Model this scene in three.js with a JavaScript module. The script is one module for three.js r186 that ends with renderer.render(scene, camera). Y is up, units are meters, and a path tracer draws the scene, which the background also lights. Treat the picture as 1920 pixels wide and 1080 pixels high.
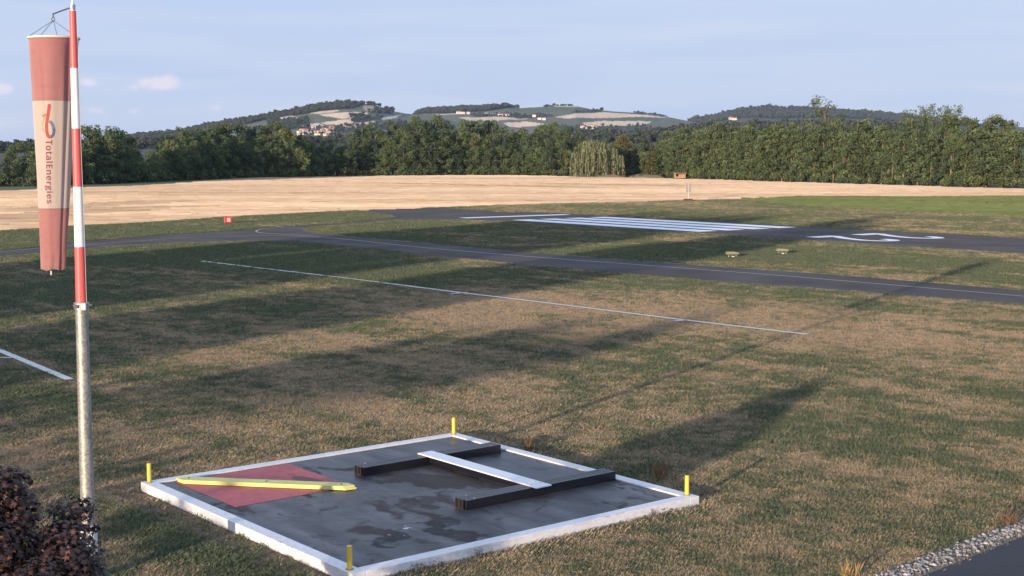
import * as THREE from 'three';
import { mergeGeometries } from 'three/addons/utils/BufferGeometryUtils.js';
import { RoundedBoxGeometry } from 'three/addons/geometries/RoundedBoxGeometry.js';

// ---------------------------------------------------------------- camera, sky, sun, exposure
// the camera stands 7.4 m above the grass and looks along -z
const scene = new THREE.Scene();
const camera = new THREE.PerspectiveCamera(23.66, 16 / 9, 0.5, 30000);
camera.position.set(0, 7.4, 0);
camera.rotation.x = -Math.atan(250 / 2580);
scene.add(camera);
const renderer = new THREE.WebGLRenderer({ antialias: true });
renderer.setSize(1024, 576);
renderer.toneMapping = THREE.LinearToneMapping;
renderer.toneMappingExposure = 1.42;
renderer.shadowMap.enabled = true;
renderer.shadowMap.type = THREE.PCFSoftShadowMap;

// low evening sun, behind the camera and to its left: shadows run 29.8 degrees right of the view, 8.64 m per metre of height
const SUN_EL = Math.atan(1 / 8.64), SUN_AZ = 29.8 * Math.PI / 180;
const DX = Math.sin(SUN_AZ), DF = Math.cos(SUN_AZ);          // shadow direction (right, forward)
const sun = new THREE.DirectionalLight(new THREE.Color().setRGB(1.0, 0.78, 0.57), 5);
sun.position.set(-DX * Math.cos(SUN_EL) * 300, Math.sin(SUN_EL) * 300, DF * Math.cos(SUN_EL) * 300);
sun.castShadow = true; sun.shadow.radius = 1.2;
sun.shadow.mapSize.set(4096, 4096);
Object.assign(sun.shadow.camera, { left: -320, right: 320, top: 120, bottom: -60, near: 1, far: 1200 });
scene.add(sun, sun.target);

// ---------------------------------------------------------------- noise
function rng(seed) { let s = seed >>> 0; return () => { s = (s + 0x6D2B79F5) | 0; let t = Math.imul(s ^ (s >>> 15), 1 | s); t = (t + Math.imul(t ^ (t >>> 7), 61 | t)) ^ t; return ((t ^ (t >>> 14)) >>> 0) / 4294967296; }; }
function hash(x, y) { let h = Math.imul(x | 0, 374761393) + Math.imul(y | 0, 668265263); h = Math.imul(h ^ (h >>> 13), 1274126177); return ((h ^ (h >>> 16)) >>> 0) / 4294967296; }
function vnoise(x, y, p = 0) {     // p: period for tiling
  const xi = Math.floor(x), yi = Math.floor(y), fx = x - xi, fy = y - yi, w = p ? v => ((v % p) + p) % p : v => v;
  const u = fx * fx * (3 - 2 * fx), v = fy * fy * (3 - 2 * fy);
  const a = hash(w(xi), w(yi)), b = hash(w(xi + 1), w(yi)), c = hash(w(xi), w(yi + 1)), d = hash(w(xi + 1), w(yi + 1));
  return a + (b - a) * u + (c - a) * v + (a - b - c + d) * u * v;
}
function fbm(x, y, o = 4, p = 0) { let s = 0, a = 0.5, t = 0; for (let i = 0; i < o; i++) { s += a * vnoise(x + i * 17 * (p ? 0 : 1), y + i * 31 * (p ? 0 : 1), p); t += a; a *= 0.5; x *= 2; y *= 2; p *= 2; } return s / t; }
const clamp = (v, a = 0, b = 1) => Math.min(b, Math.max(a, v));
const sstep = (a, b, v) => { v = clamp((v - a) / (b - a)); return v * v * (3 - 2 * v); };
const lerp = (a, b, t) => a + (b - a) * t;
const mix3 = (a, b, t) => [lerp(a[0], b[0], t), lerp(a[1], b[1], t), lerp(a[2], b[2], t)];

// ---------------------------------------------------------------- sky: evening air, thin high cloud, a few small cumulus low in the north east
{
  const W = 4096, Hh = 2048, px = new Float32Array(W * Hh * 4);
  const sunU = Math.atan2(DF, -DX);
  for (let j = 0; j < Hh; j++) {
    const el = ((j + 0.5) / Hh - 0.5) * Math.PI, e = Math.max(0, el) * 180 / Math.PI;
    for (let i = 0; i < W; i++) {
      const az = ((i + 0.5) / W - 0.5) * 2 * Math.PI;       // atan2(z, x)
      const k = Math.exp(-e / 13), zen = 1 - k;
      let c = [0.412 * k + 0.375 * zen, 0.480 * k + 0.485 * zen, 0.605 * k + 0.70 * zen];
      // a rosier, paler band right above the horizon, and the glow round the low sun
      const low = Math.exp(-e / 2.2);
      c = mix3(c, [0.450, 0.490, 0.595], 0.8 * low);
      const cs = Math.cos(el) * Math.cos(az - sunU) * Math.cos(SUN_EL) + Math.sin(el) * Math.sin(SUN_EL);
      const glow = Math.pow(Math.max(0, cs), 3) * 0.35 + Math.pow(Math.max(0, cs), 10) * 0.7 + Math.pow(Math.max(0, cs), 60) * 0.9;
      c = [c[0] + glow * 0.7, c[1] + glow * 0.5, c[2] + glow * 0.3];
      if (el > 0 && e < 26) {
        const b = (az + Math.PI / 2) * 180 / Math.PI;        // degrees right of the view
        // thin streaked cirrus
        const st = fbm(b * 0.16 + 40 + e * 0.3, e * 1.6 + 7, 5), s2 = fbm(b * 0.05 + 9, e * 0.42 + 3, 4);
        const ci = sstep(0.42, 0.80, st * 0.6 + s2 * 0.4) * (0.35 + 0.65 * sstep(0.35, 0.62, s2));
        c = mix3(c, [0.53, 0.55, 0.62], 0.6 * ci * (1 - e / 26));
        const dk = sstep(0.50, 0.75, fbm(b * 0.11 + 80, e * 1.1 + 60, 4));
        c = mix3(c, [0.315, 0.41, 0.60], 0.38 * dk * (1 - e / 26));
        // small cumulus, 1 to 4 degrees up
        const cu = (bx, by, wx, wy) => Math.exp(-(((b - bx) / wx) ** 2) - (((e - by) / wy) ** 2) * (e < by ? 2.2 : 1));
        const m = Math.max(cu(-16.9, 2.85, 0.45, 0.30), cu(-14.2, 2.8, 1.0, 0.42) * 0.95, cu(-15.3, 2.65, 0.4, 0.2) * 0.8, cu(-20.1, 2.45, 0.4, 0.28), cu(-21.2, 2.4, 0.5, 0.22) * 0.8, cu(-16.6, 1.75, 0.9, 0.16) * 0.7, cu(-15.1, 1.7, 0.5, 0.16) * 0.65, cu(-18.3, 2.5, 0.5, 0.2) * 0.7, cu(-11.8, 1.9, 0.8, 0.3) * 0.45, cu(-9.5, 1.8, 0.7, 0.3) * 0.4);
        const n = fbm(b * 2.4 + 5, e * 3.4 + 11, 5);
        const cov = sstep(0.30, 0.62, m * (0.12 + n * 1.6));
        c = mix3(c, [0.66, 0.595, 0.65], 0.62 * cov);
      } else if (el <= 0) c = [0.22, 0.21, 0.20];
      px.set([c[0], c[1], c[2], 1], (j * W + i) * 4);
    }
  }
  const t = new THREE.DataTexture(px, W, Hh, THREE.RGBAFormat, THREE.FloatType);
  t.mapping = THREE.EquirectangularReflectionMapping; t.magFilter = t.minFilter = THREE.LinearFilter; t.needsUpdate = true;
  scene.background = t; scene.environment = t;
}
scene.fog = new THREE.FogExp2(new THREE.Color().setRGB(0.50, 0.66, 1.0), 0.000028);

// ---------------------------------------------------------------- helpers
const taken = new Map();
function numbered(name) { const n = taken.get(name) ?? 0; taken.set(name, n + 1); return n ? name + '_' + String(n).padStart(3, '0') : name; }
function shade(o) { o.traverse(c => { if (c.isMesh) { c.castShadow = true; c.receiveShadow = true; } }); return o; }
function mesh(name, g, m, parent) { const o = new THREE.Mesh(g, m); o.name = parent ? name : numbered(name); o.castShadow = o.receiveShadow = true; (parent || scene).add(o); return o; }
function tag(o, label, category, group) { o.userData.label = label; o.userData.category = category; if (group) o.userData.group = group; return o; }
function thing(name, label, category, pos = [0, 0, 0], turn = 0, group) { const o = new THREE.Group(); o.name = numbered(name); o.position.set(...pos); o.rotation.y = turn; scene.add(o); return tag(o, label, category, group); }
function setting(name, g, m) { const o = mesh(name, g, m); o.userData.kind = 'structure'; return o; }
function dup(root, pos, turn = 0, sc = [1, 1, 1]) { const r = root.clone(); r.userData = { ...root.userData }; r.name = numbered(root.userData.kindName); delete r.userData.kindName; scene.add(r); r.position.set(...pos); r.rotation.set(0, turn, 0); r.scale.set(...sc); return r; }
const rgb = (r, g, b) => new THREE.Color().setRGB(r, g, b);
const M = (r, g, b, rough = 0.9, extra = {}) => new THREE.MeshStandardMaterial({ color: rgb(r, g, b), roughness: rough, ...extra });
function box(w, h, d, x = 0, y = 0, z = 0, ry = 0) { const g = new THREE.BoxGeometry(w, h, d); if (ry) g.rotateY(ry); return g.translate(x, y, z); }
function rbox(w, h, d, r, x = 0, y = 0, z = 0) { return new RoundedBoxGeometry(w, h, d, 2, r).translate(x, y, z); }
function tube(pts, r, seg = 8, n = 0) { return new THREE.TubeGeometry(new THREE.CatmullRomCurve3(pts.map(p => new THREE.Vector3(...p))), n || pts.length * 4, r, seg); }
// flat sheet from [x, z] corners in metres, uv in metres
function sheet(pts, y) {
  const g = new THREE.ShapeGeometry(new THREE.Shape(pts.map(([x, z]) => new THREE.Vector2(x, -z))));
  g.rotateX(-Math.PI / 2); g.translate(0, y, 0); return g;
}
// band of width w along a polyline
function band(pts, w, y) {
  const P = pts.map(([x, z]) => new THREE.Vector2(x, z)), pos = [], uv = [], ix = []; let len = 0;
  P.forEach((p, i) => {
    const a = P[Math.max(0, i - 1)], b = P[Math.min(P.length - 1, i + 1)], d = b.clone().sub(a).normalize();
    if (i) len += p.distanceTo(P[i - 1]);
    pos.push(p.x - d.y * w / 2, y, p.y + d.x * w / 2, p.x + d.y * w / 2, y, p.y - d.x * w / 2); uv.push(0, len, w, len);
    if (i) { const k = i * 2; ix.push(k - 2, k - 1, k, k - 1, k + 1, k); }
  });
  const g = new THREE.BufferGeometry();
  g.setAttribute('position', new THREE.Float32BufferAttribute(pos, 3)); g.setAttribute('uv', new THREE.Float32BufferAttribute(uv, 2)); g.setIndex(ix); g.computeVertexNormals();
  if (g.attributes.normal.getY(0) < 0) { const q = g.index.array; for (let i = 0; i < q.length; i += 3) { const t = q[i]; q[i] = q[i + 1]; q[i + 1] = t; } g.computeVertexNormals(); }
  return g;
}
function smooth(pts, n = 6) { const c = new THREE.CatmullRomCurve3(pts.map(([x, z]) => new THREE.Vector3(x, 0, z)), false, 'centripetal'); return c.getPoints(pts.length * n).map(v => [v.x, v.z]); }
const inPoly = (p, x, y) => { let c = false; for (let i = 0, j = p.length - 1; i < p.length; j = i++) if ((p[i][1] > y) !== (p[j][1] > y) && x < (p[j][0] - p[i][0]) * (y - p[i][1]) / (p[j][1] - p[i][1]) + p[i][0]) c = !c; return c; };
// tiling colour texture: f(u, v in 0..1) -> linear rgb, stored as sRGB
const toS = v => 255 * (v <= 0.0031308 ? 12.92 * v : 1.055 * Math.pow(clamp(v, 0, 1), 1 / 2.4) - 0.055);
function colorTex(n, f, metres = 1, wrap = THREE.RepeatWrapping, m = n) {
  const d = new Uint8Array(n * m * 4);
  for (let j = 0; j < m; j++) for (let i = 0; i < n; i++) { const c = f((i + 0.5) / n, (j + 0.5) / m); d.set([toS(c[0]), toS(c[1]), toS(c[2]), 255], (j * n + i) * 4); }
  const t = new THREE.DataTexture(d, n, m); t.colorSpace = THREE.SRGBColorSpace; t.magFilter = THREE.LinearFilter; t.minFilter = THREE.LinearFilter; t.wrapS = t.wrapT = wrap; t.repeat.set(1 / metres, 1 / metres); t.needsUpdate = true; return t;
}
function greyTex(n, f, metres = 1, wrap = THREE.RepeatWrapping, m = n) {
  const d = new Uint8Array(n * m * 4);
  for (let j = 0; j < m; j++) for (let i = 0; i < n; i++) { const c = clamp(f((i + 0.5) / n, (j + 0.5) / m)) * 255; d.set([c, c, c, 255], (j * n + i) * 4); }
  const t = new THREE.DataTexture(d, n, m); t.magFilter = THREE.LinearFilter; t.minFilter = THREE.LinearFilter; t.wrapS = t.wrapT = wrap; t.repeat.set(1 / metres, 1 / metres); t.needsUpdate = true; return t;
}

// ---------------------------------------------------------------- the lay of the lawn: how dry the grass is, plus painted sun streaks and left-hand shade (0 green, 1 straw)
const UX = 0.6308, UF = -0.7760, VX = 0.7760, VF = 0.6308;        // along and across the runway (right, forward)
const DRY_AND_LIT = [[5.5, 63.5, 14, 7, 0.35], [-5.8, 61.4, 14, 4, 0.35], [10.7, 70.7, 10, 4, 0.3], [1.2, 76.4, 8, 3, 0.2], [-21.1, 88.9, 10, 5, 0.1], [-2.5, 106.3, 40, 5, -0.22], [14.0, 106.3, 30, 7, -0.25], [22.7, 91.1, 20, 4, -0.12], [-5.3, 26.0, 2.2, 1.8, -0.6], [-7.0, 28.0, 1.5, 1.2, -0.45], [-22.3, 70.7, 12, 6, -0.25], [-12.7, 91.1, 15, 6, -0.25], [-14.0, 54.3, 6, 3, -0.1], [9.6, 50.0, 9, 1.6, -0.35], [-4.8, 47.5, 12, 2.5, -0.2], [-13.0, 38.6, 4, 2, -0.15], [-3.9, 38.6, 5, 1.5, 0.15], [3.5, 30.9, 3, 2, 0.1], [9.6, 30.9, 3, 2, 0.15], [14.4, 57.7, 8, 5, 0.2], [8.7, 159.9, 40, 6, 0.12], [-29.3, 106.3, 16, 3, 0.3], [-10.0, 50.0, 6, 1.6, 0.3], [-6.8, 54.3, 7, 1.4, 0.35], [-2.7, 62.5, 8, 1.4, 0.4], [2.5, 70.7, 8, 1.6, 0.35], [-7.1, 91.1, 8, 1.5, 0.3], [13.5, 119.7, 10, 2, 0.25]];   // [x, forward, radius along, radius across, amount]; the last few paint the sunlit streaks brighter
function drynessAndLight(x, f) {
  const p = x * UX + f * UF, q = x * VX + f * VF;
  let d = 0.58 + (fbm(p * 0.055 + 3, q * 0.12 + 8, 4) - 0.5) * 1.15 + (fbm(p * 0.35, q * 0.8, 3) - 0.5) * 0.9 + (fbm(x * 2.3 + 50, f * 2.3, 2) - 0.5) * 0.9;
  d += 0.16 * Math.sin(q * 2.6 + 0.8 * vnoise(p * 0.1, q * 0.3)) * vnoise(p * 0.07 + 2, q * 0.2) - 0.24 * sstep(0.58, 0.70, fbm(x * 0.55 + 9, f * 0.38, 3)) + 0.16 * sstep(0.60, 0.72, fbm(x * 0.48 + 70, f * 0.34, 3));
  d -= 0.30 * sstep(62, 82, f + 0.75 * x) + 0.32 * sstep(-1, -11, x) * sstep(34, 48, f);  // far lawn is greener; the left term paints shade as greener grass
  for (const [cx, cf, ra, rc, am] of DRY_AND_LIT) { const dx = x - cx, df = f - cf; d += am * Math.exp(-(((dx * UX + df * UF) / ra) ** 2) - (((dx * VX + df * VF) / rc) ** 2)); }
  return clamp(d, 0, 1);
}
function bareSoil(x, f) {      // trodden earth along one side of the signal square
  const dx = x + 2.119, df = f - 29.22, u = dx * UX + df * UF, v = dx * VX + df * VF, w = 0.45 + 0.5 * fbm(u * 0.9 + 3, v * 0.9, 3);
  return Math.abs(u) < 5.2 && v < -4.2 ? sstep(w + 0.25, w - 0.2, -4.33 - v) : 0;
}
const GREEN = [0.085, 0.109, 0.060], STRAW = [0.315, 0.240, 0.155], THATCH = [0.175, 0.130, 0.080];

// ---------------------------------------------------------------- ground
{
  const NA = 900, rs = [0]; for (let r = 2; r < 16000; r *= r < 130 ? 1.0125 : r < 700 ? 1.022 : 1.09) rs.push(r);
  // sectors bunched in the view
  const an = []; for (let i = 0; i <= NA; i++) { const s = i / NA * 2 - 1; an.push(s * Math.PI * (0.16 + 0.84 * Math.pow(Math.abs(s), 4))); }
  const pos = [], col = [], uv = [], ix = [];
  for (const r of rs) for (const a of an) {
    const x = r * Math.sin(a), f = r * Math.cos(a);
    pos.push(x, 0, -f); uv.push(x, f);
    let c;
    if (r < 330 && (Math.abs(a) < 0.6 || r < 12)) { const d = drynessAndLight(x, f); c = mix3(mix3(GREEN, THATCH, 0.25), mix3(STRAW, THATCH, 0.35), d); if (r < 45) c = mix3(c, [0.150, 0.100, 0.068], bareSoil(x, f)); }
    else c = r < 600 ? [0.12, 0.115, 0.062] : [0.075, 0.085, 0.045];
    col.push(c[0], c[1], c[2]);
  }
  const w = NA + 1;
  for (let j = 0; j < rs.length - 1; j++) for (let i = 0; i < NA; i++) { const k = j * w + i; if (j) ix.push(k, k + 1, k + w); ix.push(k + 1, k + w + 1, k + w); }
  const g = new THREE.BufferGeometry();
  g.setAttribute('position', new THREE.Float32BufferAttribute(pos, 3)); g.setAttribute('uv', new THREE.Float32BufferAttribute(uv, 2)); g.setAttribute('color', new THREE.Float32BufferAttribute(col, 3)); g.setIndex(ix);
  g.setAttribute('normal', new THREE.Float32BufferAttribute(new Float32Array(pos.length).map((_, i) => i % 3 === 1 ? 1 : 0), 3));
  const T = 12, P = 96;
  const map = colorTex(1024, (u, v) => {
    const a = fbm(u * P, v * P, 3, P), b = fbm(u * 24 + 0.5, v * 24, 3, 24), s = 0.35 + 1.1 * a * (0.5 + b);
    return [clamp(s * 0.92), clamp(s * 0.90), clamp(s * 0.82)];
  }, T);
  const bump = greyTex(1024, (u, v) => fbm(u * 128, v * 128, 3, 128) * 0.6 + fbm(u * 12, v * 12, 3, 12) * 0.4, T);
  setting('ground', g, new THREE.MeshStandardMaterial({ map, bumpMap: bump, bumpScale: 0.09, vertexColors: true, roughness: 1 }));
}

// ---------------------------------------------------------------- stubble field, crop, verges
{
  const stub = colorTex(2048, (u, v) => {
    const rows = fbm(u * 6, v * 300, 3, 0) , n = fbm(u * 260, v * 260, 2, 0), big = fbm(u * 5 + 2, v * 9, 4);
    const k = 0.80 + 0.22 * (rows - 0.5) + 0.30 * (n - 0.5) + 0.40 * (big - 0.5);
    return [0.66 * k, 0.475 * k, 0.325 * k];
  }, 260, THREE.MirroredRepeatWrapping);
  stub.rotation = 0.15;
  setting('stubble_field', sheet([[-57.83, -118.24], [-49.91, -134.05], [-45.28, -144.18], [-39.63, -151.03], [-34.31, -163.99], [-22.44, -181.09], [-9.99, -193.94], [-2.35, -202.14], [13.22, -213.41], [27.66, -223.37], [41.2, -231.47], [51.99, -247.94], [71.05, -243.22], [92.69, -249.56], [121.3, -252.85], [124.58, -259.71], [109.8, -295.76], [87.77, -340.37], [61.96, -400.77], [27.08, -458.12], [0.0, -493.42], [-30.5, -493.42], [-58.03, -469.31], [-83.3, -437.27], [-84.97, -392.57], [-86.78, -331.55], [-96.35, -307.62], [-103.44, -278.58], [-114.24, -234.3]], 0.006), new THREE.MeshStandardMaterial({ map: stub, roughness: 1 }));
  const track = M(0.23, 0.165, 0.115, 1), pale = M(0.62, 0.50, 0.38, 1);
  for (const l of [[[-74.35, -400.77], [-36.47, -362.89], [-7.69, -331.55], [18.88, -305.18]], [[-66.7, -179.39], [-61.71, -192.0], [-55.76, -218.27]], [[-58.5, -157.24], [-56.26, -172.9], [-47.79, -195.93]], [[5.51, -356.16], [24.78, -337.38], [40.89, -320.47]]]) setting('field_track', band(smooth(l, 5), 1.1, 0.011), track);
  setting('field_margin', band(smooth([[-7.55, -194.93], [3.16, -204.3], [13.14, -212.23], [24.64, -219.53], [39.04, -229.25], [50.0, -243.84]], 5), 2.2, 0.011), pale);
  const crop = colorTex(512, (u, v) => { const k = 0.7 + 0.6 * fbm(u * 60, v * 60, 3, 60) * (0.6 + 0.8 * fbm(u * 6, v * 6, 2, 6)); return [0.075 * k, 0.125 * k, 0.035 * k]; }, 30);
  // cut straw standing in drill rows, and the young crop in its rows
  const rows = (name, poly, dir, step, seg, h, colour, skip, seed, label, cat) => {
    const R = rng(seed), ex = Math.cos(dir), ez = Math.sin(dir), pos = [], col = [], ix = []; let k = 0, q0 = 1e9, q1 = -1e9, p0 = 1e9, p1 = -1e9;
    for (const [x, z] of poly) { const p = x * ex + z * ez, q = -x * ez + z * ex; p0 = Math.min(p0, p); p1 = Math.max(p1, p); q0 = Math.min(q0, q); q1 = Math.max(q1, q); }
    for (let q = q0; q < q1; q += step) for (let p = p0 + R() * seg; p < p1; p += seg) {
      const wob = () => (fbm(p * 0.03, q * 0.05, 2) - 0.5) * 3, x = p * ex - (q + wob()) * ez, z = p * ez + (q + wob()) * ex; if (!inPoly(poly, x, z)) continue;
      const hh = h * (0.7 + 0.6 * R()), ln = (R() - 0.5) * 0.2, dx = ex * seg * 0.54, dz = ez * seg * 0.54, c = colour(x, z, R());
      pos.push(x - dx, 0, z - dz, x + dx, 0, z + dz, x + dx - ez * ln, hh * (0.7 + 0.6 * R()), z + dz + ex * ln, x - dx - ez * ln, hh * (0.7 + 0.6 * R()), z - dz + ex * ln);
      for (let i = 0; i < 4; i++) { const b = 0.88 + 0.24 * R(); col.push(c[0] * b, c[1] * b, c[2] * b); } ix.push(k, k + 1, k + 2, k, k + 2, k + 3); k += 4;
    }
    const g = new THREE.BufferGeometry(); g.setAttribute('position', new THREE.Float32BufferAttribute(pos, 3)); g.setAttribute('color', new THREE.Float32BufferAttribute(col, 3)); g.setIndex(ix); g.computeVertexNormals();
    const o = mesh(name, g, new THREE.MeshStandardMaterial({ vertexColors: true, roughness: 1, side: THREE.DoubleSide })); o.userData = { kind: 'stuff', label, category: cat };
  };
  const tracks = [[[-74.35, -400.77], [-36.47, -362.89], [-7.69, -331.55], [18.88, -305.18]], [[-66.7, -179.39], [-61.71, -192.0], [-55.76, -218.27]], [[-58.5, -157.24], [-56.26, -172.9], [-47.79, -195.93]], [[5.51, -356.16], [24.78, -337.38], [40.89, -320.47]]].map(l => smooth(l, 8)), nearTrack = (x, z) => { let d = 99; for (const t of tracks) for (const [a, b] of t) d = Math.min(d, Math.hypot((x - a) * 0.35, z - b)); return d; };
  rows('stubble', [[-57.83, -118.24], [-49.91, -134.05], [-45.28, -144.18], [-39.63, -151.03], [-34.31, -163.99], [-22.44, -181.09], [-9.99, -193.94], [-2.35, -202.14], [13.22, -213.41], [27.66, -223.37], [41.2, -231.47], [51.99, -247.94], [71.05, -243.22], [92.69, -249.56], [121.3, -252.85], [124.58, -259.71], [109.8, -295.76], [87.77, -340.37], [61.96, -400.77], [27.08, -458.12], [0.0, -493.42], [-30.5, -493.42], [-58.03, -469.31], [-83.3, -437.27], [-84.97, -392.57], [-86.78, -331.55], [-96.35, -307.62], [-103.44, -278.58], [-114.24, -234.3]], -0.10, 1.7, 2.6, 0.17, (x, z, r) => { const k = (0.80 + 0.5 * (fbm(x * 0.012 + 4, z * 0.05, 4) - 0.5) + 0.35 * (fbm(x * 0.05, z * 0.25 + 9, 3) - 0.5)) * (nearTrack(x, z) < 1.9 ? 0.72 : 1); return [0.475 * k, 0.385 * k, 0.30 * k]; }, 0, 401, 'short cut straw standing in rows over the stubble field', 'stubble');
  // a standing crop about half a metre high
  const cp = [[38.27, -227.35], [49.56, -237.2], [68.87, -235.74], [89.22, -240.17], [111.99, -243.22], [69.12, -149.84], [61.0, -163.99], [52.22, -178.55], [42.0, -197.96]];
  rows('crop_rows', cp, -0.12, 1.1, 1.6, 0.30, (x, z) => { const k = 0.75 + 0.5 * fbm(x * 0.08, z * 0.2, 3); return [0.098 * k, 0.128 * k, 0.052 * k]; }, 0, 402, 'young green crop standing in rows', 'crop');
  setting('crop_field', sheet(cp, 0.005), new THREE.MeshStandardMaterial({ map: crop, roughness: 1 }));
  setting('grass_verge', sheet([[-114.24, -234.3], [-103.44, -278.58], [-96.35, -307.62], [-86.78, -331.55], [-85.61, -388.6], [-92.13, -418.22], [-113.62, -362.89], [-125.22, -337.38], [-141.93, -291.27]], 0.004), M(0.085, 0.105, 0.042, 1, { map: colorTex(256, (u, v) => { const k = 0.5 + fbm(u * 20, v * 20, 4, 20); return [k * 0.9, k * 0.9, k * 0.85]; }, 40) }));
}

// ---------------------------------------------------------------- tarmac
const asphaltMap = colorTex(1024, (u, v) => { const k = 0.72 + 0.35 * (fbm(u * 180, v * 180, 2, 180) - 0.5) + 1.0 * (fbm(u * 8, v * 8, 4, 8) - 0.4); return [k * 0.98, k * 0.93, k * 0.95]; }, 22);
const asphaltBump = greyTex(512, (u, v) => fbm(u * 150, v * 150, 2, 150), 4);
const tarmac = new THREE.MeshStandardMaterial({ color: rgb(0.070, 0.062, 0.060), map: asphaltMap, bumpMap: asphaltBump, bumpScale: 0.012, roughness: 1 });
const white = M(0.86, 0.86, 0.87, 0.7, { map: colorTex(512, (u, v) => { const k = 0.86 + 0.2 * fbm(u * 40, v * 40, 4, 40) - 0.3 * sstep(0.64, 0.8, fbm(u * 90 + 3, v * 90, 3, 0)); return [k, k, k]; }, 5) });
const wornWhite = M(0.42, 0.41, 0.40, 0.8, { map: white.map });
const dryEdge = M(0.30, 0.225, 0.135, 1, { map: colorTex(256, (u, v) => { const k = 0.45 + 1.1 * fbm(u * 30, v * 30, 4, 30); return [k, k * 0.96, k * 0.9]; }, 6) });
{
  const tx = [[-40.73, -83.07], [-37.17, -99.65], [-34.02, -108.16], [-29.38, -114.68], [-22.49, -118.24], [-18.24, -117.51], [-10.92, -108.16], [-2.24, -96.12], [4.8, -88.09], [10.76, -81.29], [18.51, -74.27], [25.31, -67.62], [30.33, -62.68], [33.4, -69.11], [27.99, -74.86], [20.87, -83.81], [12.21, -92.38], [1.62, -104.02], [-7.17, -115.37], [-15.11, -125.65], [-18.71, -130.38], [-20.58, -135.0], [-20.62, -139.95], [-22.11, -143.64], [-25.77, -138.43], [-28.71, -132.19], [-32.5, -126.91], [-36.83, -117.15], [-39.43, -105.75], [-43.37, -88.5]], lk = [[-25.78, -138.53], [-22.16, -143.96], [-18.18, -149.84], [-15.78, -156.6], [-14.06, -161.23], [-13.73, -163.99], [-14.6, -167.44], [-17.57, -174.48], [-20.69, -182.3], [-18.07, -188.96], [-9.67, -192.0], [-2.58, -180.23], [2.66, -171.35], [2.36, -152.23], [-0.77, -153.45], [-6.87, -156.99], [-12.85, -155.71], [-16.26, -149.84], [-20.33, -141.72], [-20.75, -137.93], [-20.52, -135.0], [-21.68, -133.11]], rw = [[-10.97, -168.11], [239.04, 164.28], [252.86, 153.88], [2.85, -178.5]];
  setting('taxiway', sheet(tx, 0.008), tarmac);
  setting('turning_pad', sheet([[-51.9, -120.49], [-46.41, -123.29], [-45.49, -126.07], [-44.17, -124.83], [-43.47, -122.03], [-44.61, -119.73], [-49.12, -113.99]], 0.008), tarmac);
  setting('link_taxiway', sheet(lk, 0.012), tarmac);
  setting('runway', sheet(rw, 0.016), tarmac);
  for (const [l, w] of [[[[-22.03, -143.1], [-18.44, -148.67], [-15.72, -155.96], [-13.93, -161.91], [-13.77, -164.56], [-15.07, -169.07]], 1.1], [[[-19.83, -142.03], [-20.67, -138.43], [-20.47, -135.0], [-18.97, -130.38], [-15.01, -124.83], [-7.12, -114.68]], 1.3], [[[-38.82, -94.22], [-36.98, -99.13], [-33.74, -107.25], [-29.12, -113.65], [-22.28, -117.15], [-18.08, -116.43], [-10.83, -107.25]], 1.2], [[[23.6, -121.64], [28.49, -114.68], [31.13, -108.78], [37.56, -100.71]], 1.4], [[[10.71, -80.94], [18.41, -73.83], [25.18, -67.26]], 0.8], [[[1.62, -104.42], [12.26, -92.74], [20.94, -84.1], [28.08, -75.09]], 0.6]]) setting('dry_verge', band(smooth(l, 6), w, 0.005), dryEdge);
  for (const [l, w] of [[[[-24.96, -136.93], [-24.96, -134.05], [-23.67, -130.38], [-19.69, -126.91], [-14.5, -120.49], [-6.8, -109.4], [1.55, -99.65], [8.62, -92.38], [16.12, -84.55], [22.27, -77.3], [26.83, -71.73], [30.06, -67.62]], 0.2], [[[-35.42, -112.64], [-30.86, -120.49], [-27.04, -124.42], [-21.52, -126.07], [-17.16, -122.82]], 0.18], [[[-25.03, -137.33], [-23.88, -139.95], [-21.55, -138.93], [-20.59, -137.93]], 0.2], [[[-40.16, -102.34], [-37.39, -109.4], [-35.42, -112.64]], 0.18]]) setting('taxiway_line', band(smooth(l, 8), w * 0.8, 0.021), wornWhite);
  for (const [l, w] of [[[[-45.82, -115.73], [-46.23, -122.82], [-45.34, -125.65], [-44.27, -124.83], [-43.71, -122.42], [-44.89, -120.49]], 0.5]]) setting('taxiway_line', band(smooth(l, 8), w, 0.021), M(0.62, 0.55, 0.33, 0.8));
  for (const [l, w] of [[[[-21.67, -95.64], [-17.27, -90.62]], 0.3], [[[-16.97, -90.19], [-10.3, -82.71], [-2.87, -73.69], [1.08, -69.23], [7.66, -61.35], [12.21, -56.3]], 0.3], [[[-3.26, -72.84], [-2.53, -73.69]], 0.25], [[[7.27, -60.85], [7.95, -61.35]], 0.25], [[[-22.04, -55.3], [-19.34, -51.51], [-14.59, -44.84]], 0.3], [[[-19.51, -49.86], [-18.26, -49.73]], 0.15]]) setting('ground_line', band(l, w, 0.03), M(0.60, 0.60, 0.57, 0.9, { map: white.map }));
  // threshold bar, four stripes 30 m long, and the number 22, in the runway's own axes
  const O = [0.0, -156.34], UX = 0.601, UF = -0.799, VX = 0.799, VF = 0.601;   // near corner of the first stripe
  const R = (p, q) => [O[0] + p * UX + q * VX, O[1] - p * UF - q * VF];
  const quad = (p0, p1, q0, q1) => [R(p0, q0), R(p1, q0), R(p1, q1), R(p0, q1)];
  setting('threshold_bar', sheet(quad(-8.4, -6.6, -1.6, 14.2), 0.022), white);
  for (let k = 0; k < 4; k++) setting('threshold_stripe', sheet(quad(0, 30, k * 3.75, k * 3.75 + 2.6), 0.022), white);
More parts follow.
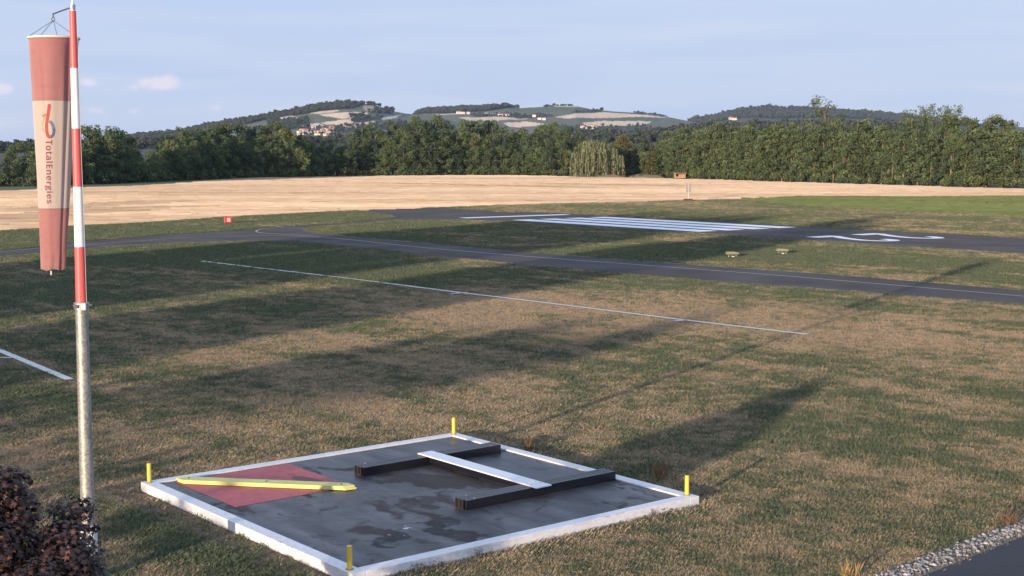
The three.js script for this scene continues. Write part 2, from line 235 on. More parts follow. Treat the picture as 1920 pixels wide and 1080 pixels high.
  for (const q0 of [1.7, 8.0]) {       // numerals 9.5 m long, foot towards the threshold, read when landing
    const w = 3.4, st = 0.75, c = [];  // x across to the pilot's right, y ahead
    const arc = []; for (let i = 0; i <= 14; i++) { const a = Math.PI * (1.02 - i / 14 * 1.22); arc.push([w / 2 + Math.cos(a) * (w / 2 - st / 2), 7.1 + Math.sin(a) * (2.4 - st / 2)]); }
    arc.push([w * 0.62, 4.0], [st * 0.8, 1.25]);
    const fix = l => l.map(([a, b]) => R(41.75 + b * 0.9, q0 + 3.4 - a));
    setting('runway_number', mergeGeometries([band(fix(smooth(arc, 3)), 1.0, 0.022), sheet(fix([[0, 0], [w, 0], [w, 1.7], [0, 1.7]]), 0.0235)]), white);
  }
  setting('centre_line', sheet(quad(74, 104, 6.2, 6.75), 0.022), white);
  // service road at the foot of the building with its gravel edge
  setting('service_road', sheet([[2.43, -19.14], [17.07, -32.76], [20.06, -29.55], [5.41, -15.93]], 0.02), M(0.026, 0.024, 0.030, 0.7, { map: asphaltMap, bumpMap: asphaltBump, bumpScale: 0.004 }));
}

// ---------------------------------------------------------------- signal square: a black paved square with a white kerb
const SQ = [-2.119, -29.22], SQT = -50.9 * Math.PI / 180;        // centre and turn; local x along the runway, local z = -across
const HS = 4.33, KW = 0.28;
function inSquare(x, f, grow = 0) { const dx = x - SQ[0], df = f + SQ[1]; return Math.abs(dx * UX + df * UF) < HS + grow && Math.abs(dx * VX + df * VF) < HS + grow; }
const blotch = (x, z, list) => { let m = 0; for (const [cx, cz, rx, rz, a] of list) m = Math.max(m, a * Math.exp(-(((x - cx) / rx) ** 2) - (((z - cz) / rz) ** 2))); return m; };
{
  const t = thing('signal_square', 'black paved signal square with white painted concrete kerb on the lawn', 'signal square', [SQ[0], 0.05, SQ[1]], SQT);
  const S = HS - KW, N = 1024;
  // matt dirt patches (in metres, x along, z towards the near side) where the sealed surface has worn, silt film round them
  const dull = [[-0.6, -1.1, 0.95, 0.85, 1], [1.0, 1.3, 0.9, 1.1, 1], [2.5, 2.6, 1.2, 0.6, 1], [2.2, 0.9, 0.5, 0.8, 0.9], [-2.6, 0.35, 0.5, 0.8, 0.8], [3.4, 1.6, 0.5, 1.2, 0.8], [0.2, 2.6, 0.7, 0.6, 0.6], [3.0, -1.0, 0.5, 0.5, 0.6]];
  const wornAt = (u, v) => { const x = (u - 0.5) * 2 * S, z = (0.5 - v) * 2 * S; const wx = (fbm(x * 1.6 + 7, z * 1.6, 4) - 0.5) * 1.6, wz = (fbm(x * 1.6, z * 1.6 + 31, 4) - 0.5) * 1.6; return blotch(x + wx, z + wz, dull) * 0.62 + (fbm(x * 0.9 + 20 + wx, z * 2.1 + wz, 6) - 0.5) * 1.5; };
  const WN = 640, WA = new Float32Array(WN * WN); for (let j = 0; j < WN; j++) for (let i = 0; i < WN; i++) WA[j * WN + i] = wornAt((i + 0.5) / WN, (j + 0.5) / WN);
  const worn = (u, v) => { const x = clamp(u * WN - 0.5, 0, WN - 1.001), y = clamp(v * WN - 0.5, 0, WN - 1.001), i = Math.floor(x), j = Math.floor(y), fx = x - i, fy = y - j, k = j * WN + i; return lerp(lerp(WA[k], WA[k + 1], fx), lerp(WA[k + WN], WA[k + WN + 1], fx), fy); };
  const map = colorTex(N, (u, v) => {
    const w = sstep(0.17, 0.40, worn(u, v)), k = 0.75 + 0.5 * fbm(u * 60, v * 60, 4), x = (u - 0.5) * 2 * S, z = (0.5 - v) * 2 * S;
    const film = fbm(x * 0.5 + 3 + 0.5 * fbm(x * 2, z * 2, 3), z * 2.4 + 11, 6), grit = fbm(x * 7, z * 7, 4); let c = mix3([0.064 * k, 0.062 * k, 0.068 * k], [0.028 * k, 0.025 * k, 0.026 * k], sstep(0.36, 0.66, film * 0.75 + grit * 0.25)); c = mix3(c, [0.022 * k, 0.017 * k, 0.0155 * k], w * (0.55 + 0.4 * grit));
    const rim = sstep(0.02, 0, Math.abs(worn(u, v) - 0.27)) * sstep(0.5, 0.62, fbm(u * 9 + 4, v * 9, 4)); c = mix3(c, [0.13, 0.125, 0.13], 0.5 * rim);
    const chips = sstep(0.74, 0.80, fbm(x * 5, z * 5 + 9, 3)) * blotch(x, z, [[2.9, 2.2, 0.6, 0.5, 1], [2.3, 1.8, 0.25, 0.2, 1]]); return mix3(c, [0.5, 0.5, 0.52], clamp(chips * 1.5));
  }, 1, THREE.ClampToEdgeWrapping);
  const rough = greyTex(N, (u, v) => 0.44 + 0.36 * sstep(0.14, 0.42, worn(u, v)) + 0.30 * (fbm(u * 6 + 2, v * 18, 5) - 0.5), 1, THREE.ClampToEdgeWrapping);
  const slab = new THREE.BoxGeometry(2 * S, 0.12, 2 * S); slab.translate(0, 0.06, 0);
  mesh('paving', slab, new THREE.MeshStandardMaterial({ map, roughnessMap: rough, roughness: 1, bumpMap: greyTex(512, (u, v) => fbm(u * 130, v * 130, 3), 1), bumpScale: 0.006 }), t);
  // kerbs: worn white paint over grey concrete
  const kmap = colorTex(1024, (u, v) => {
    const n = fbm(u * 40, v * 7, 5), e = Math.abs(v - 0.5) * 2, k = 0.82 + 0.25 * fbm(u * 120, v * 20, 3);
    const gone = sstep(0.74, 0.82, n * 0.62 + 0.40 * e * e + 0.16 * sstep(0.5, 0.78, fbm(u * 4 + 2, 3, 3))), grime = sstep(0.45, 0.75, fbm(u * 70 + 9, v * 9, 4)) * 0.22;
    return mix3(mix3([0.72 * k, 0.72 * k, 0.74 * k], [0.40, 0.38, 0.35], grime), [0.20, 0.19, 0.185], gone);
  }, 1, THREE.ClampToEdgeWrapping, 128);
  const km = new THREE.MeshStandardMaterial({ map: kmap, roughness: 0.75 });
  const uvOn = (g, L) => { const p = g.attributes.position, n = g.attributes.normal, a = []; for (let i = 0; i < p.count; i++) { const top = n.getY(i) > 0.6; a.push(p.getX(i) / L + 0.5, top ? 0.5 + (p.getZ(i) / KW) * 0.8 : 0.18 + 0.3 * p.getY(i) / 0.16); } g.setAttribute('uv', new THREE.Float32BufferAttribute(a, 2)); return g; };
  for (let s = 0; s < 4; s++) {
    const L = s % 2 ? 2 * S - 0.004 : 2 * HS, g = uvOn(new RoundedBoxGeometry(L, 0.22, KW, 2, 0.012).translate(0, 0.04, 0), L);
    g.translate(0, 0, HS - KW / 2); g.rotateY(s * Math.PI / 2); mesh('kerb', g, km, t);
  }
  const red = colorTex(512, (u, v) => { const k = 0.78 + 0.5 * fbm(u * 22, v * 22, 5), w = sstep(0.45, 0.62, blotch(u, v, [[0.62, 0.82, 0.3, 0.08, 1]]) * 0.7 + fbm(u * 7, v * 7, 4) * 0.5); return mix3([0.40 * k, 0.085 * k, 0.09 * k], [0.08, 0.035, 0.036], w * 0.75); }, 1, THREE.ClampToEdgeWrapping);
  const rg = new THREE.PlaneGeometry(2.86, 2.86); rg.rotateX(-Math.PI / 2); rg.translate(-2.56, 0.1245, 2.27);
  mesh('red_panel', rg, new THREE.MeshStandardMaterial({ map: red, roughness: 0.62 }), t);
}
const local = (u, v) => [SQ[0] + u * UX + v * VX, SQ[1] - u * UF - v * VF];      // metres in the square -> x, z
{ // yellow bar on the red panel: two boards with pointed ends
  const [x, z] = local(-2.4, -2.33), t = thing('yellow_bar', 'long yellow bar of two boards lying diagonally across the red panel', 'signal bar', [x, 0.176, z], SQT + 41.5 * Math.PI / 180);
  const yel = M(0.60, 0.57, 0.20, 0.65, { map: colorTex(256, (u, v) => { const k = 0.85 + 0.3 * fbm(u * 30, v * 30, 4); return [k, k, k]; }, 2) });
  const L = 2.04, prof = w => { const s = new THREE.Shape(); s.moveTo(-L, 0); s.lineTo(-L + 0.2, w); s.lineTo(L - 0.2, w); s.lineTo(L, 0); s.lineTo(L - 0.2, -w); s.lineTo(-L + 0.2, -w); s.closePath(); return s; };
  const slab = (sh, y) => { const g = new THREE.ExtrudeGeometry(sh, { depth: 0.035, bevelEnabled: true, bevelThickness: 0.004, bevelSize: 0.004, bevelSegments: 1 }); g.rotateX(-Math.PI / 2); return g.translate(0, y, 0); };
  mesh('board', slab(prof(0.17), 0.05).translate(0, 0, -0.02), yel, t);
  mesh('board', slab(prof(0.15), 0.010).translate(0.05, 0, 0.012), yel, t);
  for (const bx of [-1.75, 0.05, 1.75]) mesh('bolt', new THREE.CylinderGeometry(0.022, 0.022, 0.02, 8).translate(bx, 0.098, -0.02), M(0.12, 0.11, 0.10, 0.5, { metalness: 0.7 }), t);
}
{ // landing direction signal: a white board on two black hollow beams
  const bk = M(0.040, 0.035, 0.033, 0.42, { map: colorTex(256, (u, v) => { const k = 0.7 + 0.7 * fbm(u * 20, v * 40, 4); return [k, k, k]; }, 2) });
  const bk2 = M(0.008, 0.008, 0.013, 0.35);
  const capS = M(0.30, 0.27, 0.24, 0.5, { metalness: 0.6 }), cap = M(0.005, 0.005, 0.006, 0.9);
  const beam = (u, v0, v1, label) => {
    const L = v1 - v0, [x, z] = local(u, (v0 + v1) / 2), t = thing('black_beam', label, 'beam', [x, 0.171, z], SQT, 'beams of the landing signal');
    for (let k = -1; k <= 1; k++) {
      const s = new THREE.Shape(); const a = 0.063, h = 0.20; s.moveTo(-a, 0.0); s.lineTo(a, 0); s.lineTo(a, h - 0.008); s.lineTo(a - 0.008, h); s.lineTo(-a + 0.008, h); s.lineTo(-a, h - 0.008); s.closePath();
      const ho = new THREE.Path(); ho.moveTo(-a + 0.014, 0.014); ho.lineTo(-a + 0.014, h - 0.02); ho.lineTo(a - 0.014, h - 0.02); ho.lineTo(a - 0.014, 0.014); ho.closePath(); s.holes.push(ho);
      mesh('box_profile', new THREE.ExtrudeGeometry(s, { depth: L, bevelEnabled: false }).translate(k * 0.138, 0, -L / 2), k === 1 ? bk2 : bk, t);
      mesh('profile_lining', box(0.098, 0.166, L - 0.1, k * 0.138, 0.097, 0), cap, t);
    }
    for (const zz of [-L / 2 + 0.25, 0, L / 2 - 0.25]) for (const xx of [-0.138, 0.138]) mesh('bolt', new THREE.CylinderGeometry(0.018, 0.018, 0.018, 8).translate(xx, 0.206, zz), capS, t);
    mesh('base_rail', box(0.36, 0.02, L - 0.02, 0, -0.0005 + 0.0, 0).translate(0, 0.012 - 0.0105, 0), bk2, t);
  };
  beam(-1.95, -0.15, 3.80, 'black hollow beam under the white board, beside the red panel');
  beam(1.88, -0.15, 4.02, 'black hollow beam under the white board end away from the red panel');
  const [x, z] = local(0.05, 1.80), scr = M(0.2, 0.19, 0.18, 0.5, { metalness: 0.5 }), t = thing('white_board', 'long white board resting across the two black beams', 'board', [x, 0.373, z], SQT);
  mesh('face', rbox(4.36, 0.028, 0.42, 0.006, 0, 0.019, 0), M(0.74, 0.76, 0.80, 0.55, { map: colorTex(256, (u, v) => { const k = 0.9 + 0.12 * fbm(u * 12, v * 12, 4); return [k, k, k]; }, 1) }), t);
  for (const xx of [-2.05, -1.9, 1.75, 1.9]) for (const zz of [-0.13, 0.13]) mesh('screw', new THREE.CylinderGeometry(0.012, 0.012, 0.006, 8).translate(xx, 0.035, zz), scr, t);
  mesh('side_rail', box(3.40, 0.12, 0.03, -0.02, -0.058, 0.175), bk2, t); mesh('side_rail', box(3.40, 0.12, 0.03, -0.02, -0.058, -0.175), bk2, t);
}
{ // four yellow corner posts standing on the kerb
  const py = M(0.74, 0.53, 0.075, 0.5), dark = M(0.25, 0.2, 0.08, 0.7);
  const cs = [[-4.19, -4.19, 'short yellow post on the kerb corner beside the end of the yellow bar'], [-4.19, 4.19, 'short yellow post on the kerb corner farthest from the windsock pole behind the black beam'], [4.10, 4.19, 'short yellow post on the kerb corner behind the dry brown weed'], [4.06, -4.22, 'short yellow post on the kerb corner with peeling paint across from the red panel']];
  cs.forEach(([u, v, lab]) => {
    const [x, z] = local(u, v), t = thing('corner_post', lab, 'post', [x, 0.198, z], 0, 'yellow posts at the corners of the signal square');
    mesh('tube', new THREE.LatheGeometry([[0.001, 0], [0.047, 0], [0.047, 0.415], [0.043, 0.423], [0.001, 0.425]].map(p => new THREE.Vector2(...p)), 20), py, t);
    mesh('foot_plate', new THREE.CylinderGeometry(0.07, 0.07, 0.012, 16).translate(0, 0.008, 0), dark, t);
  });
}

// ---------------------------------------------------------------- windsock pole and windsock
const PX0 = -7.36, PZ0 = -23.37;
{
  const t = thing('windsock_pole', 'tall pole, red and white banded above, bare galvanised steel below, carrying the windsock', 'pole', [PX0, 0, PZ0]);
  const galv = new THREE.MeshStandardMaterial({ color: rgb(0.46, 0.45, 0.43), metalness: 0.55, roughness: 0.5, map: colorTex(128, (u, v) => { const k = 0.35 + 0.95 * fbm(u * 26, v * 160, 3, 0) * (0.6 + 0.7 * fbm(u * 5, v * 22, 3)); return [k, k * 0.99, k * 0.96]; }, 1, THREE.ClampToEdgeWrapping, 1024) });
  const R0 = M(0.66, 0.11, 0.11, 0.45), W0 = M(0.80, 0.80, 0.80, 0.4);
  const cyl = (y0, y1, r0, r1) => new THREE.CylinderGeometry(r1, r0, y1 - y0, 28, 1, false).translate(0, (y0 + y1) / 2, 0);
  mesh('lower_tube', cyl(0.04, 4.80, 0.126, 0.104), galv, t);
  mesh('white_sleeve', cyl(0, 1.0, 0.152, 0.148), M(0.62, 0.63, 0.66, 0.6), t);
  mesh('base_flange', cyl(0, 0.03, 0.26, 0.26), galv, t);
  const ys = [4.80, 5.84, 6.86, 7.84, 8.85, 9.80], rad = y => lerp(0.094, 0.056, (y - 4.8) / 5.0);
  for (let k = 0; k < 5; k++) mesh('painted_band', cyl(ys[k] + (k ? 0.001 : 0), ys[k + 1], rad(ys[k]), rad(ys[k + 1])), k % 2 ? W0 : R0, t);
  mesh('tip_cap', cyl(9.801, 9.93, 0.034, 0.03), M(0.72, 0.70, 0.70, 0.35, { metalness: 0.6 }), t);
  mesh('tip_rod', cyl(9.93, 10.35, 0.009, 0.007), M(0.70, 0.68, 0.68, 0.35, { metalness: 0.6 }), t);
  const steel = M(0.42, 0.42, 0.42, 0.4, { metalness: 0.7 }), dk = M(0.06, 0.06, 0.07, 0.6);
  const clamp0 = mesh('clamp', new THREE.CylinderGeometry(0.128, 0.128, 0.11, 24).translate(0, 4.83, 0), steel, t);
  for (const [a, y] of [[0.25, 4.86], [1.15, 4.86], [0.7, 4.79], [-0.5, 4.84], [2.0, 4.83]]) mesh('bolt', new THREE.CylinderGeometry(0.016, 0.016, 0.075, 8).rotateZ(Math.PI / 2).rotateY(-a + Math.PI).translate(Math.sin(a) * 0.14, y, Math.cos(a) * 0.14), steel, clamp0);
  mesh('hinge_block', rbox(0.085, 0.12, 0.06, 0.008, 0.075, 4.83, 0.125), M(0.62, 0.60, 0.56, 0.45), clamp0);
  mesh('latch', rbox(0.07, 0.06, 0.04, 0.006, -0.045, 4.83, 0.135), dk, clamp0);
  mesh('rope', tube([[0.14, 9.75, 0.02], [0.135, 8, 0.03], [0.155, 6, 0.03], [0.165, 4.9, 0.05]].map(p => [p[0] * 0.72, p[1], p[2] + 0.05]), 0.004, 5), M(0.55, 0.5, 0.45, 0.9), t);
  mesh('arm', tube([[0, 9.86, 0], [-0.23, 9.83, -0.21], [-0.47, 9.79, -0.43]], 0.013, 8), dk, t);
  mesh('arm_collar', new THREE.CylinderGeometry(0.048, 0.048, 0.08, 16).translate(0, 9.86, 0), steel, t);
}
{
  const bx = PX0 - 0.47, bz = PZ0 - 0.43, top = 9.38, mid = 8.33, low = 6.47, bot = 5.42;
  const t = thing('windsock', 'limp red and white windsock with printed logo and name hanging from the pole arm', 'windsock', [bx, 0, bz]);
  // cross-section: a ring at the mouth that sags into folds and narrows
  const sect = (y, a) => {
    const k = (top - y) / (top - bot), r = lerp(0.412, 0.20, Math.pow(k, 0.95));
    const open = Math.exp(-k * 5), fold = (1 - open);
    const rr = r * (1 + fold * (0.035 * Math.sin(3 * a + 1 + k * 2) + 0.016 * Math.sin(7 * a + k * 3) + 0.022 * Math.sin(5 * a + 6 * k + 1.5 * Math.sin(k * 7)) * Math.exp(-(((k - 0.25) / 0.3) ** 2)) + 0.03 * Math.sin(9 * a + 14 * k) * sstep(0.86, 1, k) + 0.006 * Math.sin(13 * a - k * 5)) - fold * 0.20 * Math.exp(-(((a - 0.98) / 0.15) ** 2)) * (1 - k * 0.5) - 0.07 * fold * Math.exp(-(((a + 0.25 - k * 0.35) / 0.10) ** 2)) * Math.exp(-(((k - 0.16) / 0.2) ** 2)));
    return [Math.sin(a) * rr * (1 + 0.02 * fold), Math.cos(a) * rr * lerp(1, 0.72, fold)];
  };
  const part = (y0, y1, rows, sw = 1) => {
    const C = 160, pos = [], uv = [], ix = [];
    for (let j = 0; j <= rows; j++) for (let i = 0; i <= C; i++) { const y = lerp(y0, y1, j / rows), a = (i / C * 2 - 1) * Math.PI, [x, z] = sect(y, a); const lean = (top - y) * -0.036; pos.push(x * sw + lean, y + 0.012 * Math.sin(a * 5) * (y1 === bot && j === rows ? 1 : 0), z * sw); uv.push(i / C, 1 - j / rows); }
    for (let j = 0; j < rows; j++) for (let i = 0; i < C; i++) { const k = j * (C + 1) + i; ix.push(k, k + C + 1, k + 1, k + 1, k + C + 1, k + C + 2); }
    const g = new THREE.BufferGeometry(); g.setAttribute('position', new THREE.Float32BufferAttribute(pos, 3)); g.setAttribute('uv', new THREE.Float32BufferAttribute(uv, 2)); g.setIndex(ix); g.computeVertexNormals(); return g;
  };
  const weave = greyTex(256, (u, v) => fbm(u * 60, v * 60, 3, 60), 0.25);
  const cloth = (m) => new THREE.MeshPhysicalMaterial({ roughness: 0.95, side: THREE.DoubleSide, transmission: 0.32, thickness: 0, bumpMap: weave, bumpScale: 0.003, ...m });
  const stain = colorTex(256, (u, v) => { const k = 0.86 + 0.28 * fbm(u * 9, v * 9, 5); return [k, k, k]; }, 1, THREE.ClampToEdgeWrapping);
  const redM = cloth({ color: rgb(0.44, 0.195, 0.19), map: stain });
  mesh('red_cloth', part(top, mid, 40), redM, t);
  mesh('red_cloth', part(low, bot, 40), redM, t);
  // printed white panel: circumference about 2.2 m at u 0..1, 1.86 m high
  const cv = document.createElement('canvas'); cv.width = 1536; cv.height = 1280; const c = cv.getContext('2d');
  c.fillStyle = 'rgb(196,182,174)'; c.fillRect(0, 0, 1536, 1280);
  const rr = rng(5); for (let i = 0; i < 2600; i++) { c.fillStyle = `rgba(${150 + rr() * 80 | 0},${135 + rr() * 80 | 0},${125 + rr() * 75 | 0},0.05)`; const w = 4 + rr() * 50; c.fillRect(rr() * 1536, rr() * 1280, w, 3 + rr() * 40); }
  const mx = 768, my = k => 1280 * k;      // front of the sock in the middle of the canvas
  c.lineCap = 'round'; c.lineJoin = 'round';
  const stroke = (st, w, f) => { c.strokeStyle = st; c.lineWidth = w; c.beginPath(); f(); c.stroke(); };
  // the mark: a red stroke running down into a loop, blue on its outer side, pale green to the left, ochre tick
  stroke('rgba(160,170,140,0.75)', 28, () => { c.moveTo(mx - 38, my(0.1549)); c.bezierCurveTo(mx - 86, my(0.2107), mx - 86, my(0.2603), mx - 62, my(0.2851)); });
  stroke('rgb(112,126,150)', 36, () => { c.moveTo(mx + 10, my(0.3372)); c.bezierCurveTo(mx + 78, my(0.3471), mx + 84, my(0.2417), mx + 26, my(0.2008)); });
  stroke('rgb(88,104,132)', 34, () => { c.moveTo(mx + 10, my(0.3372)); c.bezierCurveTo(mx + 54, my(0.3434), mx + 70, my(0.2975), mx + 68, my(0.2665)); });
  stroke('rgb(196,128,104)', 28, () => { c.moveTo(mx - 66, my(0.1462)); c.lineTo(mx - 2, my(0.1289)); });
  stroke('rgb(178,88,84)', 40, () => { c.moveTo(mx + 14, my(0.0520)); c.bezierCurveTo(mx + 2, my(0.1363), mx - 22, my(0.1983), mx - 24, my(0.2541)); c.bezierCurveTo(mx - 22, my(0.3099), mx - 6, my(0.3322), mx + 8, my(0.3360)); });
  c.save(); c.translate(mx - 38, my(0.362)); c.rotate(Math.PI / 2); c.fillStyle = 'rgb(142,80,84)'; c.font = '600 118px sans-serif'; c.textBaseline = 'alphabetic';
  const wd = c.measureText('TotalEnergies').width; c.scale(my(0.59) / wd, 1.0); c.fillText('TotalEnergies', 0, 0); c.restore();
  const ct = new THREE.CanvasTexture(cv); ct.colorSpace = THREE.SRGBColorSpace;
  mesh('printed_cloth', part(mid - 0.001, low + 0.001, 60), cloth({ map: ct }), t);
  const seamM = cloth({ color: rgb(0.36, 0.22, 0.20), map: stain });
  for (const y of [mid, low]) mesh('seam', part(y + 0.014, y - 0.014, 2, 1.008), seamM, t);
  mesh('hem', part(bot + 0.05, bot + 0.012, 2, 1.01), seamM, t);
  mesh('mouth_ring', new THREE.TorusGeometry(0.415, 0.022, 8, 64).rotateX(Math.PI / 2).translate(0, top, 0), M(0.62, 0.57, 0.50, 0.8, { map: stain }), t);
  const wire = M(0.10, 0.10, 0.11, 0.5, { metalness: 0.5 });
  for (const a of [-1.35, -0.2, 0.45, 1.4]) mesh('bridle_wire', tube([[0, top + 0.30, 0], [Math.sin(a) * 0.21, top + 0.16, Math.cos(a) * 0.21], [Math.sin(a) * 0.42, top + 0.015, Math.cos(a) * 0.42]], 0.005, 5), wire, t);
  mesh('shackle', new THREE.TorusGeometry(0.028, 0.008, 6, 16).translate(0, top + 0.325, 0), wire, t);
  mesh('swivel', new THREE.CylinderGeometry(0.010, 0.014, 0.08, 8).translate(0, top + 0.385, 0), wire, t);
  mesh('toggle', new THREE.CylinderGeometry(0.012, 0.016, 0.07, 8).translate(-0.13, bot - 0.05, 0.13), M(0.6, 0.58, 0.52, 0.7), t);
}

// ---------------------------------------------------------------- signs and small equipment
{
  const t = thing('red_sign', 'small red box sign with pale panels in the grass beside the taxiway', 'sign', [-30.6, 0, -148.1], 0.32);
  const r = M(0.55, 0.03, 0.03, 0.45), p = M(0.62, 0.42, 0.42, 0.5);
  mesh('case', rbox(0.78, 0.62, 0.42, 0.03, 0, 0.43, 0), r, t);
  mesh('front_panel', box(0.36, 0.40, 0.012, 0.05, 0.43, 0.213), p, t);
  mesh('side_panel', box(0.012, 0.38, 0.14, -0.393, 0.43, 0), p, t);
  for (const x of [-0.28, 0.28]) mesh('leg', new THREE.CylinderGeometry(0.03, 0.03, 0.14, 8).translate(x, 0.06, 0), M(0.2, 0.2, 0.2), t);
}
{
  const ym = M(0.215, 0.21, 0.12, 0.8), dm = M(0.025, 0.028, 0.022, 0.8), lg = M(0.62, 0.62, 0.60, 0.6);
  const mk = (pos, turn, lab) => {
    const t = thing('light_unit', lab, 'light unit', pos, turn, 'light units in the grass strip'); t.scale.set(0.82, 0.7, 0.82);
    const s = new THREE.Shape(); s.moveTo(-0.52, 0); s.lineTo(0.5, 0); s.lineTo(0.5, 0.16); s.lineTo(0.15, 0.24); s.lineTo(-0.40, 0.24); s.lineTo(-0.52, 0.17); s.closePath();
    mesh('case', new THREE.ExtrudeGeometry(s, { depth: 0.62, bevelEnabled: true, bevelSize: 0.012, bevelThickness: 0.012, bevelSegments: 1 }).translate(0, 0.34, -0.31), ym, t);
    mesh('underside', box(1.0, 0.06, 0.60, 0, 0.295, 0), dm, t);
    mesh('lens', box(0.012, 0.12, 0.4, 0.517, 0.41, 0), M(0.5, 0.52, 0.55, 0.2), t);
    for (const [x, z] of [[-0.36, 0.2], [0.3, 0.2], [-0.03, -0.2]]) mesh('leg', new THREE.CylinderGeometry(0.022, 0.022, 0.27, 8).translate(x, 0.135, z), lg, t);
    mesh('junction_box', rbox(0.2, 0.14, 0.14, 0.02, 0.02, 0.1, 0.24), lg, t);
  };
  mk([15.95, 0, -99.39], 0.12, 'low yellow light unit on legs beside a pale bare patch'); mk([20.21, 0, -102.61], 0.05, 'low yellow light unit on legs nearer the runway edge');
}
{
  const t = thing('field_sign', 'tall narrow grey panel on a post at the stubble edge', 'sign', [28.78, 0, -224.68], 0.1);
  mesh('panel', rbox(0.82, 1.45, 0.10, 0.02, 0, 2.05, 0), M(0.27, 0.24, 0.23, 0.7), t);
  mesh('frame', box(0.12, 1.40, 0.04, 0.0, 2.05, 0.072), M(0.42, 0.40, 0.38, 0.6), t);
  mesh('post', new THREE.CylinderGeometry(0.05, 0.06, 1.4, 10).translate(0, 0.7, 0), M(0.55, 0.5, 0.45, 0.6), t);
  const g = new THREE.SphereGeometry(0.9, 18, 10), p = g.attributes.position; for (let i = 0; i < p.count; i++) { const k = 0.8 + 0.5 * vnoise(p.getX(i) * 3 + 5, p.getZ(i) * 3 + p.getY(i) * 2); p.setXYZ(i, p.getX(i) * k, p.getY(i) * 0.42 * k, p.getZ(i) * k); } g.computeVertexNormals();
  const m = thing('earth_heap', 'small heap of brown earth at the foot of the grey panel post', 'heap', [28.29, 0, -220.79]); mesh('earth', g, M(0.10, 0.055, 0.035, 1), m);
}
{
  const t = thing('wooden_shelter', 'small tan wooden field shelter with dark opening beside the tall trees', 'shelter', [53.71, 0, -441.28], 0.15);
  const wd = M(0.40, 0.27, 0.17, 0.9), dk = M(0.05, 0.035, 0.03, 1);
  mesh('back_wall', box(3.4, 1.5, 0.08, 0, 0.75, -0.8), wd, t); for (const s of [-1, 1]) mesh('side_wall', box(0.08, 1.5, 1.5, s * 1.66, 0.75, 0), wd, t);
  mesh('front_rail', box(3.24, 0.45, 0.06, 0, 0.24, 0.76), wd, t); mesh('floor', box(3.2, 0.06, 1.48, 0, 0.05, 0), dk, t);
  mesh('roof', box(3.8, 0.09, 2.0, 0, 1.58, 0, 0).rotateX(0.08), M(0.42, 0.26, 0.20, 0.8), t);
  for (const s of [-1, 1]) mesh('post', box(0.1, 1.5, 0.1, s * 1.55, 0.75, 0.7), wd, t);
}

// ---------------------------------------------------------------- trees
// a cloud of leaf-clump faces spread through lumps: [x, y, z, rx, ry, rz]
function leafCloud(R, lumps, n, size, tones, shell = 0.55, droop = 0) {
  const pos = [], col = [], ix = [], A = lumps.map(l => l[3] * l[4]), tot = A.reduce((a, b) => a + b, 0), v = new THREE.Vector3(), e1 = new THREE.Vector3(), e2 = new THREE.Vector3(), nn = new THREE.Vector3();
  let k = 0;
  lumps.forEach((l, li) => {
    const cnt = Math.round(n * A[li] / tot), tone = tones[Math.floor(R() * tones.length)], bright = 0.72 + 0.56 * R();
    for (let i = 0; i < cnt; i++) {
      v.set(R() * 2 - 1, R() * 2 - 1, R() * 2 - 1).normalize(); const rad = Math.pow(R(), shell * 0.6) * (0.85 + 0.3 * R());
      nn.copy(v).addScaledVector(e1.set(R() - 0.5, R() - 0.5, R() - 0.5), 1.5).normalize();
      const c = [l[0] + v.x * l[3] * rad, l[1] + v.y * l[4] * rad, l[2] + v.z * l[5] * rad];
      e1.set(R() - 0.5, R() - 0.5 - droop, R() - 0.5).cross(nn).normalize(); e2.crossVectors(nn, e1);
      const s = size * (0.55 + 0.9 * R()), w = s * 0.62, j = 0.75 + 0.5 * R();
      pos.push(c[0] - e1.x * s / 2, c[1] - e1.y * s / 2, c[2] - e1.z * s / 2, c[0] - e2.x * w / 2, c[1] - e2.y * w / 2, c[2] - e2.z * w / 2, c[0] + e1.x * s / 2, c[1] + e1.y * s / 2, c[2] + e1.z * s / 2, c[0] + e2.x * w / 2, c[1] + e2.y * w / 2, c[2] + e2.z * w / 2);
      for (let q = 0; q < 4; q++) col.push(tone[0] * bright * j, tone[1] * bright * j, tone[2] * bright * j);
      ix.push(k, k + 1, k + 2, k, k + 2, k + 3); k += 4;
    }
  });
  const g = new THREE.BufferGeometry(); g.setAttribute('position', new THREE.Float32BufferAttribute(pos, 3)); g.setAttribute('color', new THREE.Float32BufferAttribute(col, 3)); g.setIndex(ix); g.computeVertexNormals(); return g;
}
function taper(pts, r0, r1, seg = 7) {      // tapered limb
  const c = new THREE.CatmullRomCurve3(pts.map(p => new THREE.Vector3(...p))), n = pts.length * 3, g = new THREE.TubeGeometry(c, n, 1, seg), p = g.attributes.position;
  for (let i = 0; i <= n; i++) { const o = c.getPointAt(i / n), r = lerp(r0, r1, i / n); for (let j = 0; j <= seg; j++) { const q = i * (seg + 1) + j; p.setXYZ(q, o.x + (p.getX(q) - o.x) * r, o.y + (p.getY(q) - o.y) * r, o.z + (p.getZ(q) - o.z) * r); } }
  g.computeVertexNormals(); return g;
}
const leafM = new THREE.MeshPhysicalMaterial({ vertexColors: true, roughness: 0.9, side: THREE.DoubleSide, transmission: 0.32, thickness: 0, specularIntensity: 0.3 });
const barkM = M(0.13, 0.10, 0.075, 0.95, { map: colorTex(128, (u, v) => { const k = 0.6 + 0.8 * fbm(u * 10, v * 3, 4); return [k, k, k]; }, 1) }), paleBark = M(0.20, 0.15, 0.11, 0.9, { map: barkM.map });
const stock = new THREE.Scene();     // prototypes wait here; only their copies stand in the scene
